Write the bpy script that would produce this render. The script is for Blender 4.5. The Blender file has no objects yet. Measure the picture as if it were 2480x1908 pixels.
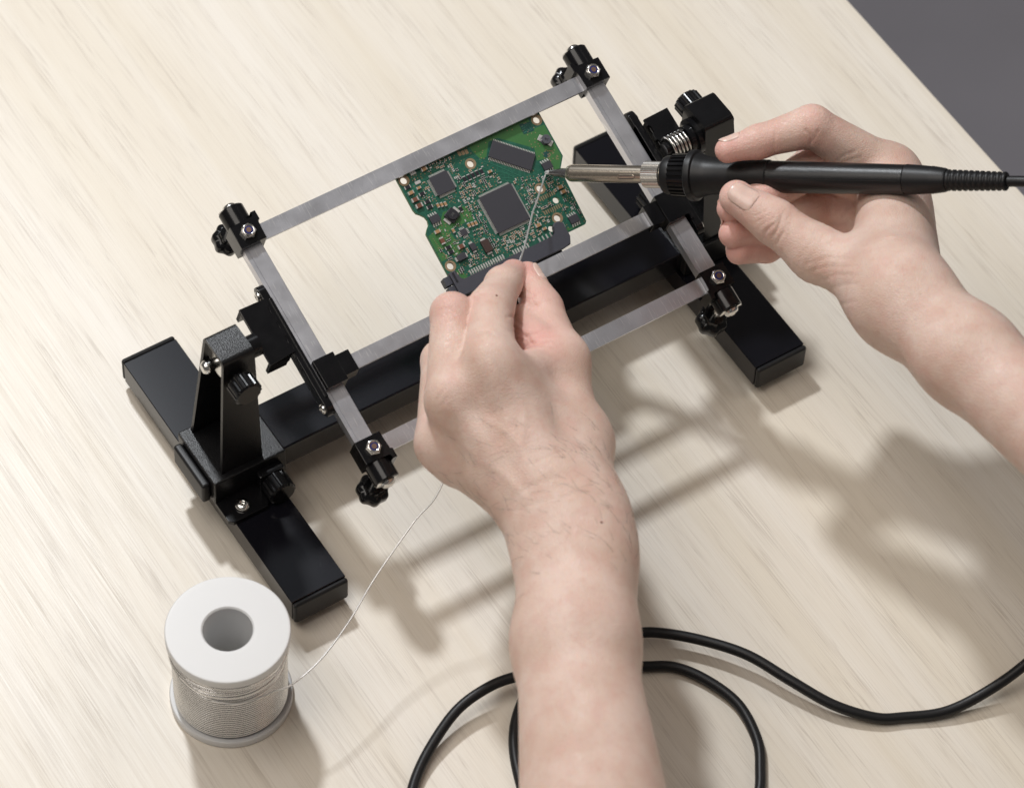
import bpy, bmesh, math, random
import numpy as np
from mathutils import Vector, Matrix
from mathutils.bvhtree import BVHTree

MM = 0.001
SC = bpy.context.scene
COL = SC.collection
R = math.radians

# ------------------------------------------------------------------ camera
cam_d = bpy.data.cameras.new("camera")
cam = bpy.data.objects.new("camera", cam_d)
COL.objects.link(cam)
_r = Vector((0.8434537, -0.53622227, 0.03242737))
_u = Vector((0.41812718, 0.69319749, 0.58706636))
_f = Vector((0.33727663, 0.48160452, -0.80888909))
cam.matrix_world = Matrix(((_r.x, _u.x, -_f.x, -0.579136), (_r.y, _u.y, -_f.y, -0.867666),
                           (_r.z, _u.z, -_f.z, 1.423476), (0, 0, 0, 1)))
cam_d.sensor_fit = 'HORIZONTAL'
cam_d.sensor_width = 36.0
cam_d.lens = 36.0 * 8786.22 / 2480.0
cam_d.clip_start = 0.05
cam_d.clip_end = 60.0
cam_d.dof.use_dof = True
cam_d.dof.focus_distance = 1.70
cam_d.dof.aperture_fstop = 11.0
SC.camera = cam

# ------------------------------------------------------------------ world and lamps
w = bpy.data.worlds.new("World")
SC.world = w
w.use_nodes = True
w.node_tree.nodes["Background"].inputs[0].default_value = (1.0, 0.94, 0.88, 1)
w.node_tree.nodes["Background"].inputs[1].default_value = 0.11

def area(name, loc, target, size, power, color, shape='DISK', sy=None):
    ld = bpy.data.lights.new(name, 'AREA')
    ld.shape = shape; ld.size = size
    if sy: ld.size_y = sy
    ld.energy = power; ld.color = color
    o = bpy.data.objects.new(name, ld); COL.objects.link(o)
    o.location = loc
    d = Vector(target) - Vector(loc)
    o.rotation_euler = d.to_track_quat('-Z', 'Y').to_euler()
    return o
area("key_lamp", (0.035, 0.90, 1.38), (0, 0, 0), 0.13, 16.8, (0.94, 0.97, 1.0))
area("left_softbox", (-0.70, 0.12, 1.8), (-0.05, -0.1, 0), 1.2, 17.5, (1.0, 0.93, 0.855), 'SQUARE')
area("right_softbox", (1.55, -0.55, 1.5), (0, -0.1, 0), 1.0, 5.5, (1.0, 0.93, 0.855), 'SQUARE')
area("back_softbox", (0.34, 0.96, 1.5), (0.34, 0.96, 0), 0.36, 0.22, (0.78, 0.87, 1.0), 'RECTANGLE', 0.50)

SC.view_settings.view_transform = 'Standard'
SC.view_settings.look = 'None'
SC.view_settings.exposure = 0.0
SC.view_settings.gamma = 1.0
SC.cycles.use_denoising = True
SC.cycles.max_bounces = 8
SC.cycles.glossy_bounces = 4
SC.cycles.caustics_reflective = False
SC.cycles.caustics_refractive = False

# ------------------------------------------------------------------ materials
def new_mat(name):
    m = bpy.data.materials.new(name); m.use_nodes = True
    nt = m.node_tree
    return m, nt, nt.nodes["Principled BSDF"]
def pmat(name, col, rough=0.5, metal=0.0, spec=0.5, noise=None, bump=None, coat=0.0, sss=None):
    """noise=(scale, amount, stretch vec), bump=(scale, strength, distance_mm)"""
    m, nt, b = new_mat(name)
    b.inputs["Base Color"].default_value = (*col, 1)
    b.inputs["Roughness"].default_value = rough
    b.inputs["Metallic"].default_value = metal
    b.inputs["Specular IOR Level"].default_value = spec
    b.inputs["Coat Weight"].default_value = coat
    if sss:
        b.inputs["Subsurface Weight"].default_value = sss[0]
        b.inputs["Subsurface Radius"].default_value = sss[1]
        b.inputs["Subsurface Scale"].default_value = sss[2]
    N = nt.nodes.new; L = nt.links.new
    tc = N("ShaderNodeTexCoord")
    if noise:
        mp = N("ShaderNodeMapping"); L(tc.outputs["Object"], mp.inputs[0])
        mp.inputs["Scale"].default_value = noise[2] if len(noise) > 2 else (1, 1, 1)
        nz = N("ShaderNodeTexNoise"); nz.inputs["Scale"].default_value = noise[0]
        nz.inputs["Detail"].default_value = 6
        L(mp.outputs[0], nz.inputs[0])
        mr = N("ShaderNodeMapRange"); L(nz.outputs[0], mr.inputs[0])
        mr.inputs[1].default_value = 0.3; mr.inputs[2].default_value = 0.7
        mr.inputs[3].default_value = max(0.02, rough - noise[1]); mr.inputs[4].default_value = rough + noise[1]
        L(mr.outputs[0], b.inputs["Roughness"])
        mx = N("ShaderNodeMix"); mx.data_type = 'RGBA'
        L(nz.outputs[0], mx.inputs[0])
        mx.inputs[6].default_value = (*[c * 0.82 for c in col], 1); mx.inputs[7].default_value = (*[min(1, c * 1.15) for c in col], 1)
        L(mx.outputs[2], b.inputs["Base Color"])
    if bump:
        nb = N("ShaderNodeTexNoise"); nb.inputs["Scale"].default_value = bump[0]; nb.inputs["Detail"].default_value = 3
        L(tc.outputs["Object"], nb.inputs[0])
        bp = N("ShaderNodeBump"); bp.inputs["Strength"].default_value = bump[1]; bp.inputs["Distance"].default_value = bump[2] * MM
        L(nb.outputs[0], bp.inputs["Height"]); L(bp.outputs[0], b.inputs["Normal"])
    return m

def wood_mat():
    m, nt, b = new_mat("pale_wood")
    N = nt.nodes.new; L = nt.links.new
    tc = N("ShaderNodeTexCoord")
    def mapped(sx, sy, rot=0.0):
        mp = N("ShaderNodeMapping"); L(tc.outputs["Object"], mp.inputs[0])
        mp.inputs["Scale"].default_value = (sx, sy, 1); mp.inputs["Rotation"].default_value = (0, 0, rot)
        return mp
    def noise(mp, scale, detail=4, rough=0.55, dist=0.0):
        n = N("ShaderNodeTexNoise"); n.inputs["Scale"].default_value = scale; n.inputs["Detail"].default_value = detail
        n.inputs["Roughness"].default_value = rough; n.inputs["Distortion"].default_value = dist
        L(mp.outputs[0], n.inputs[0]); return n.outputs[0]
    def rng(src, a, c, lo=0.0, hi=1.0):
        r = N("ShaderNodeMapRange"); L(src, r.inputs[0]); r.inputs[1].default_value = a; r.inputs[2].default_value = c
        r.inputs[3].default_value = lo; r.inputs[4].default_value = hi; return r.outputs[0]
    def mul(a, c):
        q = N("ShaderNodeMath"); q.operation = 'MULTIPLY'
        for i, v in enumerate((a, c)):
            if isinstance(v, (int, float)): q.inputs[i].default_value = v
            else: L(v, q.inputs[i])
        return q.outputs[0]
    def mix(fac, c1, c2, mode='MIX'):
        q = N("ShaderNodeMix"); q.data_type = 'RGBA'; q.blend_type = mode
        if isinstance(fac, (int, float)): q.inputs[0].default_value = fac
        else: L(fac, q.inputs[0])
        for i, c in ((6, c1), (7, c2)):
            if isinstance(c, tuple): q.inputs[i].default_value = (*c, 1)
            else: L(c, q.inputs[i])
        return q.outputs[2]
    rot = R(-2.0)
    broad = noise(mapped(26, 1.3, rot), 1.0, 4, 0.5, 0.5)
    mid = noise(mapped(170, 2.6, rot), 1.0, 4, 0.55, 0.25)
    fine = noise(mapped(1900, 14, rot), 1.0, 3, 0.65)
    pmask = noise(mapped(150, 14, rot), 1.0, 3, 0.6)
    def hairline(mp, width):
        n = noise(mp, 1.0, 2, 0.5)
        s = N("ShaderNodeMath"); s.operation = 'SUBTRACT'; L(n, s.inputs[0]); s.inputs[1].default_value = 0.5
        a = N("ShaderNodeMath"); a.operation = 'ABSOLUTE'; L(s.outputs[0], a.inputs[0])
        return rng(a.outputs[0], 0.0, width, 1.0, 0.0)
    l1 = mul(hairline(mapped(420, 6.5, rot), 0.030), rng(pmask, 0.40, 0.66))
    l2 = mul(hairline(mapped(760, 15, rot), 0.035), rng(pmask, 0.46, 0.70))
    pm = N("ShaderNodeMath"); pm.operation = 'MAXIMUM'; L(l1, pm.inputs[0]); L(l2, pm.inputs[1]); pm = pm.outputs[0]
    col = mix(rng(broad, 0.36, 0.66), (0.79, 0.74, 0.665), (0.74, 0.675, 0.57))
    col = mix(mul(rng(mid, 0.40, 0.72), 0.24), col, (0.67, 0.595, 0.49))
    col = mix(mul(rng(fine, 0.45, 0.75), 0.30), col, (0.56, 0.475, 0.38))
    col = mix(mul(pm, 0.36), col, (0.26, 0.195, 0.14))
    L(col, b.inputs["Base Color"])
    L(rng(fine, 0.3, 0.7, 0.36, 0.46), b.inputs["Roughness"])
    b.inputs["Specular IOR Level"].default_value = 0.5
    hsum = N("ShaderNodeMath"); hsum.operation = 'SUBTRACT'
    L(fine, hsum.inputs[0]); L(mul(pm, 1.2), hsum.inputs[1])
    bp = N("ShaderNodeBump"); bp.inputs["Strength"].default_value = 0.22; bp.inputs["Distance"].default_value = 0.1 * MM
    L(hsum.outputs[0], bp.inputs["Height"]); L(bp.outputs[0], b.inputs["Normal"])
    return m

def skin_mat():
    m, nt, b = new_mat("skin")
    N = nt.nodes.new; L = nt.links.new
    tc = N("ShaderNodeTexCoord")
    at = N("ShaderNodeAttribute"); at.attribute_name = "flush"
    n1 = N("ShaderNodeTexNoise"); n1.inputs["Scale"].default_value = 55; n1.inputs["Detail"].default_value = 5
    L(tc.outputs["Object"], n1.inputs[0])
    n2 = N("ShaderNodeTexNoise"); n2.inputs["Scale"].default_value = 420; n2.inputs["Detail"].default_value = 4
    L(tc.outputs["Object"], n2.inputs[0])
    c1 = N("ShaderNodeMix"); c1.data_type = 'RGBA'
    mr = N("ShaderNodeMapRange"); L(n1.outputs[0], mr.inputs[0]); mr.inputs[1].default_value = 0.35; mr.inputs[2].default_value = 0.68
    L(mr.outputs[0], c1.inputs[0])
    c1.inputs[6].default_value = (0.735, 0.555, 0.475, 1); c1.inputs[7].default_value = (0.635, 0.455, 0.37, 1)
    c2 = N("ShaderNodeMix"); c2.data_type = 'RGBA'
    n4 = N("ShaderNodeTexNoise"); n4.inputs["Scale"].default_value = 110; n4.inputs["Detail"].default_value = 4; L(tc.outputs["Object"], n4.inputs[0])
    m4 = N("ShaderNodeMapRange"); L(n4.outputs[0], m4.inputs[0]); m4.inputs[1].default_value = 0.45; m4.inputs[2].default_value = 0.75; m4.inputs[3].default_value = 0.0; m4.inputs[4].default_value = 0.26
    a4 = N("ShaderNodeMath"); a4.use_clamp = True; L(at.outputs["Fac"], a4.inputs[0]); L(m4.outputs[0], a4.inputs[1])
    L(a4.outputs[0], c2.inputs[0]); L(c1.outputs[2], c2.inputs[6]); c2.inputs[7].default_value = (0.71, 0.375, 0.33, 1)
    c3 = N("ShaderNodeMix"); c3.data_type = 'RGBA'; c3.blend_type = 'MULTIPLY'
    mr2 = N("ShaderNodeMapRange"); L(n2.outputs[0], mr2.inputs[0]); mr2.inputs[1].default_value = 0.52; mr2.inputs[2].default_value = 0.75
    mr2.inputs[3].default_value = 0.0; mr2.inputs[4].default_value = 0.3
    L(mr2.outputs[0], c3.inputs[0]); L(c2.outputs[2], c3.inputs[6]); c3.inputs[7].default_value = (0.86, 0.72, 0.66, 1)
    L(c3.outputs[2], b.inputs["Base Color"])
    b.inputs["Roughness"].default_value = 0.43
    b.inputs["Specular IOR Level"].default_value = 0.42
    b.inputs["Subsurface Weight"].default_value = 0.25
    b.inputs["Subsurface Radius"].default_value = (1.0, 0.36, 0.18)
    b.inputs["Subsurface Scale"].default_value = 2.2 * MM
    # fine skin relief: cells stretched across the limb plus soft folds
    mp = N("ShaderNodeMapping"); L(tc.outputs["Object"], mp.inputs[0]); mp.inputs["Rotation"].default_value = (0.4, 0.2, 0.6)
    mp.inputs["Scale"].default_value = (1.0, 1.7, 1.0)
    vo = N("ShaderNodeTexVoronoi"); vo.feature = 'DISTANCE_TO_EDGE'; vo.inputs["Scale"].default_value = 720
    L(mp.outputs[0], vo.inputs[0])
    mv = N("ShaderNodeMapRange"); L(vo.outputs[0], mv.inputs[0]); mv.inputs[1].default_value = 0.0; mv.inputs[2].default_value = 0.22
    mp2 = N("ShaderNodeMapping"); L(tc.outputs["Object"], mp2.inputs[0]); mp2.inputs["Rotation"].default_value = (0.2, 0.5, 0.95)
    mp2.inputs["Scale"].default_value = (60, 330, 120)
    n3 = N("ShaderNodeTexNoise"); n3.inputs["Scale"].default_value = 1.0; n3.inputs["Detail"].default_value = 4
    L(mp2.outputs[0], n3.inputs[0])
    ad = N("ShaderNodeMath"); ad.operation = 'MULTIPLY_ADD'; L(n3.outputs[0], ad.inputs[0]); ad.inputs[1].default_value = 1.6; L(mv.outputs[0], ad.inputs[2])
    bp = N("ShaderNodeBump"); bp.inputs["Strength"].default_value = 0.6; bp.inputs["Distance"].default_value = 0.17 * MM
    L(ad.outputs[0], bp.inputs["Height"]); L(bp.outputs[0], b.inputs["Normal"])
    return m

def alu_mat():
    m, nt, b = new_mat("aluminium")
    N = nt.nodes.new; L = nt.links.new
    tc = N("ShaderNodeTexCoord")
    b.inputs["Metallic"].default_value = 0.92
    n = N("ShaderNodeTexNoise"); n.inputs["Scale"].default_value = 1300; n.inputs["Detail"].default_value = 4; L(tc.outputs["Object"], n.inputs[0])
    n2 = N("ShaderNodeTexNoise"); n2.inputs["Scale"].default_value = 90; n2.inputs["Detail"].default_value = 3; L(tc.outputs["Object"], n2.inputs[0])
    # thin random scratches: narrow bands of two differently turned, stretched noises
    sc = []
    for rot in ((0, 0, 0.5), (0, 0, -0.9)):
        mp = N("ShaderNodeMapping"); mp.inputs["Rotation"].default_value = rot; mp.inputs["Scale"].default_value = (1500, 60, 300); L(tc.outputs["Object"], mp.inputs[0])
        q = N("ShaderNodeTexNoise"); q.inputs["Scale"].default_value = 1.0; q.inputs["Detail"].default_value = 1; L(mp.outputs[0], q.inputs[0])
        r = N("ShaderNodeMapRange"); r.inputs[1].default_value = 0.66; r.inputs[2].default_value = 0.72; L(q.outputs[0], r.inputs[0]); sc.append(r.outputs[0])
    mxs = N("ShaderNodeMath"); mxs.operation = 'MAXIMUM'; L(sc[0], mxs.inputs[0]); L(sc[1], mxs.inputs[1])
    c1 = N("ShaderNodeMix"); c1.data_type = 'RGBA'; L(n.outputs[0], c1.inputs[0]); c1.inputs[6].default_value = (0.60, 0.605, 0.65, 1); c1.inputs[7].default_value = (0.68, 0.685, 0.73, 1)
    c2 = N("ShaderNodeMix"); c2.data_type = 'RGBA'; L(mxs.outputs[0], c2.inputs[0]); L(c1.outputs[2], c2.inputs[6]); c2.inputs[7].default_value = (0.80, 0.80, 0.83, 1)
    L(c2.outputs[2], b.inputs["Base Color"])
    r = N("ShaderNodeMapRange"); L(n2.outputs[0], r.inputs[0]); r.inputs[1].default_value = 0.3; r.inputs[2].default_value = 0.7; r.inputs[3].default_value = 0.30; r.inputs[4].default_value = 0.37
    L(r.outputs[0], b.inputs["Roughness"])
    bp = N("ShaderNodeBump"); bp.inputs["Strength"].default_value = 0.12; bp.inputs["Distance"].default_value = 0.05 * MM
    L(n.outputs[0], bp.inputs["Height"]); L(bp.outputs[0], b.inputs["Normal"])
    return m

def pcb_mat(name, c1, c2):
    m, nt, b = new_mat(name)
    N = nt.nodes.new; L = nt.links.new
    tc = N("ShaderNodeTexCoord")
    br = N("ShaderNodeTexVoronoi"); br.feature = 'DISTANCE_TO_EDGE'; br.distance = 'EUCLIDEAN'; br.inputs["Scale"].default_value = 330
    L(tc.outputs["Object"], br.inputs[0])
    mr = N("ShaderNodeMapRange"); L(br.outputs[0], mr.inputs[0]); mr.inputs[1].default_value = 0.02; mr.inputs[2].default_value = 0.05
    mx = N("ShaderNodeMix"); mx.data_type = 'RGBA'; L(mr.outputs[0], mx.inputs[0])
    mx.inputs[6].default_value = (*c2, 1); mx.inputs[7].default_value = (*c1, 1)
    L(mx.outputs[2], b.inputs["Base Color"]); b.inputs["Roughness"].default_value = 0.38
    return m

M = dict(
    wood=wood_mat(), skin=skin_mat(),
    floor=pmat("grey_floor", (0.245, 0.235, 0.26), 0.8, noise=(6, 0.05)),
    tube=pmat("black_powder_coat", (0.006, 0.006, 0.009), 0.15, spec=0.4),
    plastic=pmat("black_plastic", (0.006, 0.006, 0.007), 0.19, spec=0.36, noise=(150, 0.04)),
    grain=pmat("black_grained_plastic", (0.007, 0.007, 0.008), 0.28, spec=0.30, bump=(2000, 0.5, 0.3)),
    handle=pmat("satin_black_handle", (0.008, 0.008, 0.009), 0.30, spec=0.5, bump=(2600, 0.35, 0.2)),
    rubber=pmat("black_rubber", (0.010, 0.010, 0.011), 0.42, spec=0.34, bump=(1800, 0.25, 0.15)),
    alu=alu_mat(),
    steel=pmat("bright_steel", (0.78, 0.77, 0.75), 0.16, 1.0, noise=(300, 0.06)),
    nickel=pmat("nickel_barrel", (0.66, 0.59, 0.50), 0.24, 1.0, bump=(900, 0.05, 0.03)),
    ironplate=pmat("plated_tip", (0.46, 0.45, 0.46), 0.20, 1.0),
    collarsteel=pmat("collar_steel", (0.82, 0.79, 0.74), 0.22, 0.95),
    tin=pmat("solder_wire", (0.78, 0.77, 0.76), 0.20, 1.0),
    tinpack=pmat("solder_wire_shade", (0.05, 0.048, 0.045), 0.5, 0.6),  # pack under the winding coloured dark, painting shade into the gaps between turns
    strand=pmat("solder_strand", (0.80, 0.79, 0.78), 0.30, 0.78),
    tinned=pmat("tinned_solder", (0.86, 0.85, 0.83), 0.30, 0.72),
    nutblue=pmat("blue_nylon_ring", (0.02, 0.025, 0.14), 0.35),
    copper=pmat("copper_bolt", (0.30, 0.20, 0.15), 0.4, 1.0),
    board=pcb_mat("green_solder_mask", (0.010, 0.085, 0.055), (0.018, 0.125, 0.08)),
    pour=pcb_mat("green_copper_pour", (0.045, 0.155, 0.045), (0.040, 0.145, 0.045)),
    boardedge=pmat("board_edge", (0.09, 0.20, 0.07), 0.5),
    trace=pmat("green_trace", (0.03, 0.165, 0.11), 0.4),
    darkmark=pmat("dark_mask_mark", (0.006, 0.06, 0.055), 0.4),
    gold=pmat("bare_copper_ring", (0.30, 0.215, 0.13), 0.45, 0.3),
    chip=pmat("chip_epoxy", (0.036, 0.036, 0.046), 0.5, bump=(2500, 0.15, 0.1)),
    chipmark=pmat("chip_print", (0.12, 0.12, 0.12), 0.6),
    tan=pmat("tan_ceramic", (0.36, 0.21, 0.105), 0.42),
    brown=pmat("brown_ceramic", (0.155, 0.062, 0.038), 0.42),
    resistor=pmat("black_resistor", (0.018, 0.018, 0.024), 0.35),
    connector=pmat("slate_connector_plastic", (0.050, 0.052, 0.068), 0.50, bump=(700, 0.3, 0.2)),
    white=pmat("white_plastic", (0.70, 0.70, 0.70), 0.42, spec=0.4, sss=(0.35, (1, 1, 1), 3 * MM)),
    nail=pmat("fingernail", (0.72, 0.51, 0.44), 0.26, spec=0.5, noise=(200, 0.04), sss=(0.2, (1.0, 0.4, 0.25), 1.5 * MM)),
    hair=pmat("dark_hair", (0.07, 0.045, 0.032), 0.5),
    mole=pmat("brown_mole", (0.20, 0.08, 0.05), 0.5),
)

# ------------------------------------------------------------------ mesh helpers (all in millimetres)
ID = Matrix.Identity(4)
class MB:
    def __init__(s, mat=ID):
        s.bm = bmesh.new(); s.mat = mat
    def _tx(s, verts, m=None):
        for v in verts:
            if m is not None: v.co = m @ v.co
            v.co = s.mat @ v.co
    def box(s, lo, hi, bev=0.0, seg=2):
        r = bmesh.ops.create_cube(s.bm, size=1.0)
        vs = r['verts']
        for v in vs:
            v.co = Vector([lo[i] + (v.co[i] + 0.5) * (hi[i] - lo[i]) for i in range(3)])
        if bev > 0:
            es = list({e for v in vs for e in v.link_edges})
            q = bmesh.ops.bevel(s.bm, geom=es, offset=bev, segments=seg, profile=0.5, affect='EDGES')
            vs = list({v for f in q['faces'] for v in f.verts} | {v for v in vs if v.is_valid})
        s._tx(vs); return s
    def lathe(s, p0, axis, prof, seg=32, mod=None, cap=True):
        """prof: list of (distance along axis, radius); mod(angle, i) scales the radius"""
        p0 = Vector(p0); ax = Vector(axis).normalized()
        a = ax.orthogonal().normalized(); b = ax.cross(a)
        rings = []
        for i, (d, r) in enumerate(prof):
            ring = []
            for k in range(seg):
                t = 2 * math.pi * k / seg
                rr = r * (mod(t, i) if mod else 1.0)
                ring.append(s.bm.verts.new(s.mat @ (p0 + ax * d + (a * math.cos(t) + b * math.sin(t)) * rr)))
            rings.append(ring)
        for i in range(len(rings) - 1):
            for k in range(seg):
                s.bm.faces.new((rings[i][k], rings[i][(k + 1) % seg], rings[i + 1][(k + 1) % seg], rings[i + 1][k]))
        if cap:
            s.bm.faces.new(rings[0][::-1]); s.bm.faces.new(rings[-1])
        return s
    def cyl(s, p0, p1, r0, r1=None, seg=24, bev=0.0):
        r1 = r0 if r1 is None else r1
        d = Vector(p1) - Vector(p0); l = d.length
        pr = [(0, r0), (l, r1)] if bev <= 0 else [(0, r0 - bev), (bev, r0), (l - bev, r1), (l, r1 - bev)]
        return s.lathe(p0, d, pr, seg)
    def prism(s, pts, origin, ex, ey, ez, h, bev=0.0):
        """polygon pts in (ex,ey), extruded h along ez"""
        o, ex, ey, ez = Vector(origin), Vector(ex), Vector(ey), Vector(ez)
        lo = [s.bm.verts.new(s.mat @ (o + ex * x + ey * y)) for x, y in pts]
        hi = [s.bm.verts.new(s.mat @ (o + ex * x + ey * y + ez * h)) for x, y in pts]
        n = len(pts); fs = [s.bm.faces.new(lo[::-1]), s.bm.faces.new(hi)]
        for i in range(n): fs.append(s.bm.faces.new((lo[i], lo[(i + 1) % n], hi[(i + 1) % n], hi[i])))
        if bev > 0:
            es = list({e for f in fs[:2] for e in f.edges})
            bmesh.ops.bevel(s.bm, geom=es, offset=bev, segments=2, profile=0.5, affect='EDGES')
        return s
    def tube(s, pts, r, seg=8, closed=False, rfun=None):
        pts = [Vector(p) for p in pts]; n = len(pts)
        t0 = (pts[1] - pts[0]).normalized(); nrm = t0.orthogonal().normalized(); rings = []
        for i in range(n):
            a = pts[(i - 1) % n] if closed or i > 0 else pts[i]
            b = pts[(i + 1) % n] if closed or i < n - 1 else pts[i]
            t = (b - a).normalized()
            nrm = (nrm - t * nrm.dot(t)).normalized(); bi = t.cross(nrm)
            rr = rfun(i / (n - 1)) if rfun else r
            rings.append([s.bm.verts.new(s.mat @ (pts[i] + (nrm * math.cos(2 * math.pi * k / seg) + bi * math.sin(2 * math.pi * k / seg)) * rr)) for k in range(seg)])
        for i in range(n if closed else n - 1):
            A, B = rings[i], rings[(i + 1) % n]
            for k in range(seg): s.bm.faces.new((A[k], A[(k + 1) % seg], B[(k + 1) % seg], B[k]))
        if not closed:
            s.bm.faces.new(rings[0][::-1]); s.bm.faces.new(rings[-1])
        return s
    def build(s, name, mat, parent=None, angle=35):
        if angle == 60: angle = None
        bmesh.ops.recalc_face_normals(s.bm, faces=s.bm.faces)
        for v in s.bm.verts: v.co *= MM
        me = bpy.data.meshes.new(name); s.bm.to_mesh(me); s.bm.free()
        return link(name, me, mat, parent, angle)
def link(name, me, mat, parent=None, angle=35):
    if isinstance(mat, str): mat = M[mat]
    if mat is not None and not me.materials: me.materials.append(mat)
    me.polygons.foreach_set('use_smooth', [True] * len(me.polygons))
    if angle: me.set_sharp_from_angle(angle=R(angle))
    o = bpy.data.objects.new(name, me); COL.objects.link(o)
    if angle:
        wn = o.modifiers.new('weighted', 'WEIGHTED_NORMAL'); wn.keep_sharp = True
    if parent: o.parent = parent
    return o
def thing(name, label, cat, loc=(0, 0, 0)):
    o = bpy.data.objects.new(name, None); COL.objects.link(o)
    o.empty_display_size = 0.02; o.location = Vector(loc) * MM
    o['label'] = label; o['category'] = cat
    return o
def smooth_path(pts, n=12, closed=False):
    P = [Vector(p) for p in pts]; out = []
    m = len(P); rng = range(m if closed else m - 1)
    for i in rng:
        p0 = P[(i - 1) % m] if closed or i > 0 else P[0] * 2 - P[1]
        p1 = P[i]; p2 = P[(i + 1) % m]
        p3 = P[(i + 2) % m] if closed or i + 2 < m else P[-1] * 2 - P[-2]
        for k in range(n):
            t = k / n
            out.append(0.5 * ((2 * p1) + (p2 - p0) * t + (2 * p0 - 5 * p1 + 4 * p2 - p3) * t * t + (3 * p1 - p0 - 3 * p2 + p3) * t ** 3))
    if not closed: out.append(P[-1])
    return out

# ------------------------------------------------------------------ setting
t = MB().box((-1200, -1100, -22), (304.5, 1300, 0), 1.2).build('table_top', 'wood')
t['kind'] = 'structure'
t = MB().box((-6000, -6000, -760), (6000, 6000, -750)).build('floor', 'floor')
t['kind'] = 'structure'

# ------------------------------------------------------------------ circuit board holder
H = thing('circuit_board_holder', 'black circuit board holder with tilted aluminium frame on two feet', 'board holder')
for sx in (-1, 1):
    x = sx * 129.4
    ft = MB().box((x - 14.3, -79.5, 5.5), (x + 14.3, 79.5, 19.8), 0.3, 1).build('foot_tube', 'tube', H)
    for sy in (-1, 1):
        MB().box((x - 14.4, min(sy * 79.6, sy * 82.5), 5.4), (x + 14.4, max(sy * 79.6, sy * 82.5), 19.9), 1.4, 3).build('end_cap', 'rubber', ft)
        MB().cyl((x, sy * 66, 0), (x, sy * 66, 5.6), 6.0, 6.5).build('rubber_pad', 'rubber', ft)
cb = MB().box((-146, -12, 20.0), (148, 16.4, 34.2), 1.0, 3).build('crossbar', 'tube', H)

def ribbed(p0, ax, r, h, parent, name='knob', n=18):
    md = lambda t, i: 1.0 + (0.07 if (int(t / (2 * math.pi) * n * 2 + 0.5) % 2) else 0.0) * (1 if 0 < i < 4 else 0)
    return MB().lathe(p0, ax, [(0, r * .82), (0.5, r * .93), (h * .25, r * .93), (h - 0.8, r * .93), (h, r * .82)], n * 4, md).build(name, 'plastic', parent, 25)
def phillips(p, ax, r, parent, name='screw', mat='steel'):
    p = Vector(p); ax = Vector(ax).normalized()
    o = MB().lathe(p, ax, [(0, r), (r * .25, r * .98), (r * .5, r * .8), (r * .62, r * .45), (r * .55, r * .3), (r * .3, r * .12)], 20).build(name, mat, parent, 50)
    return o

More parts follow.
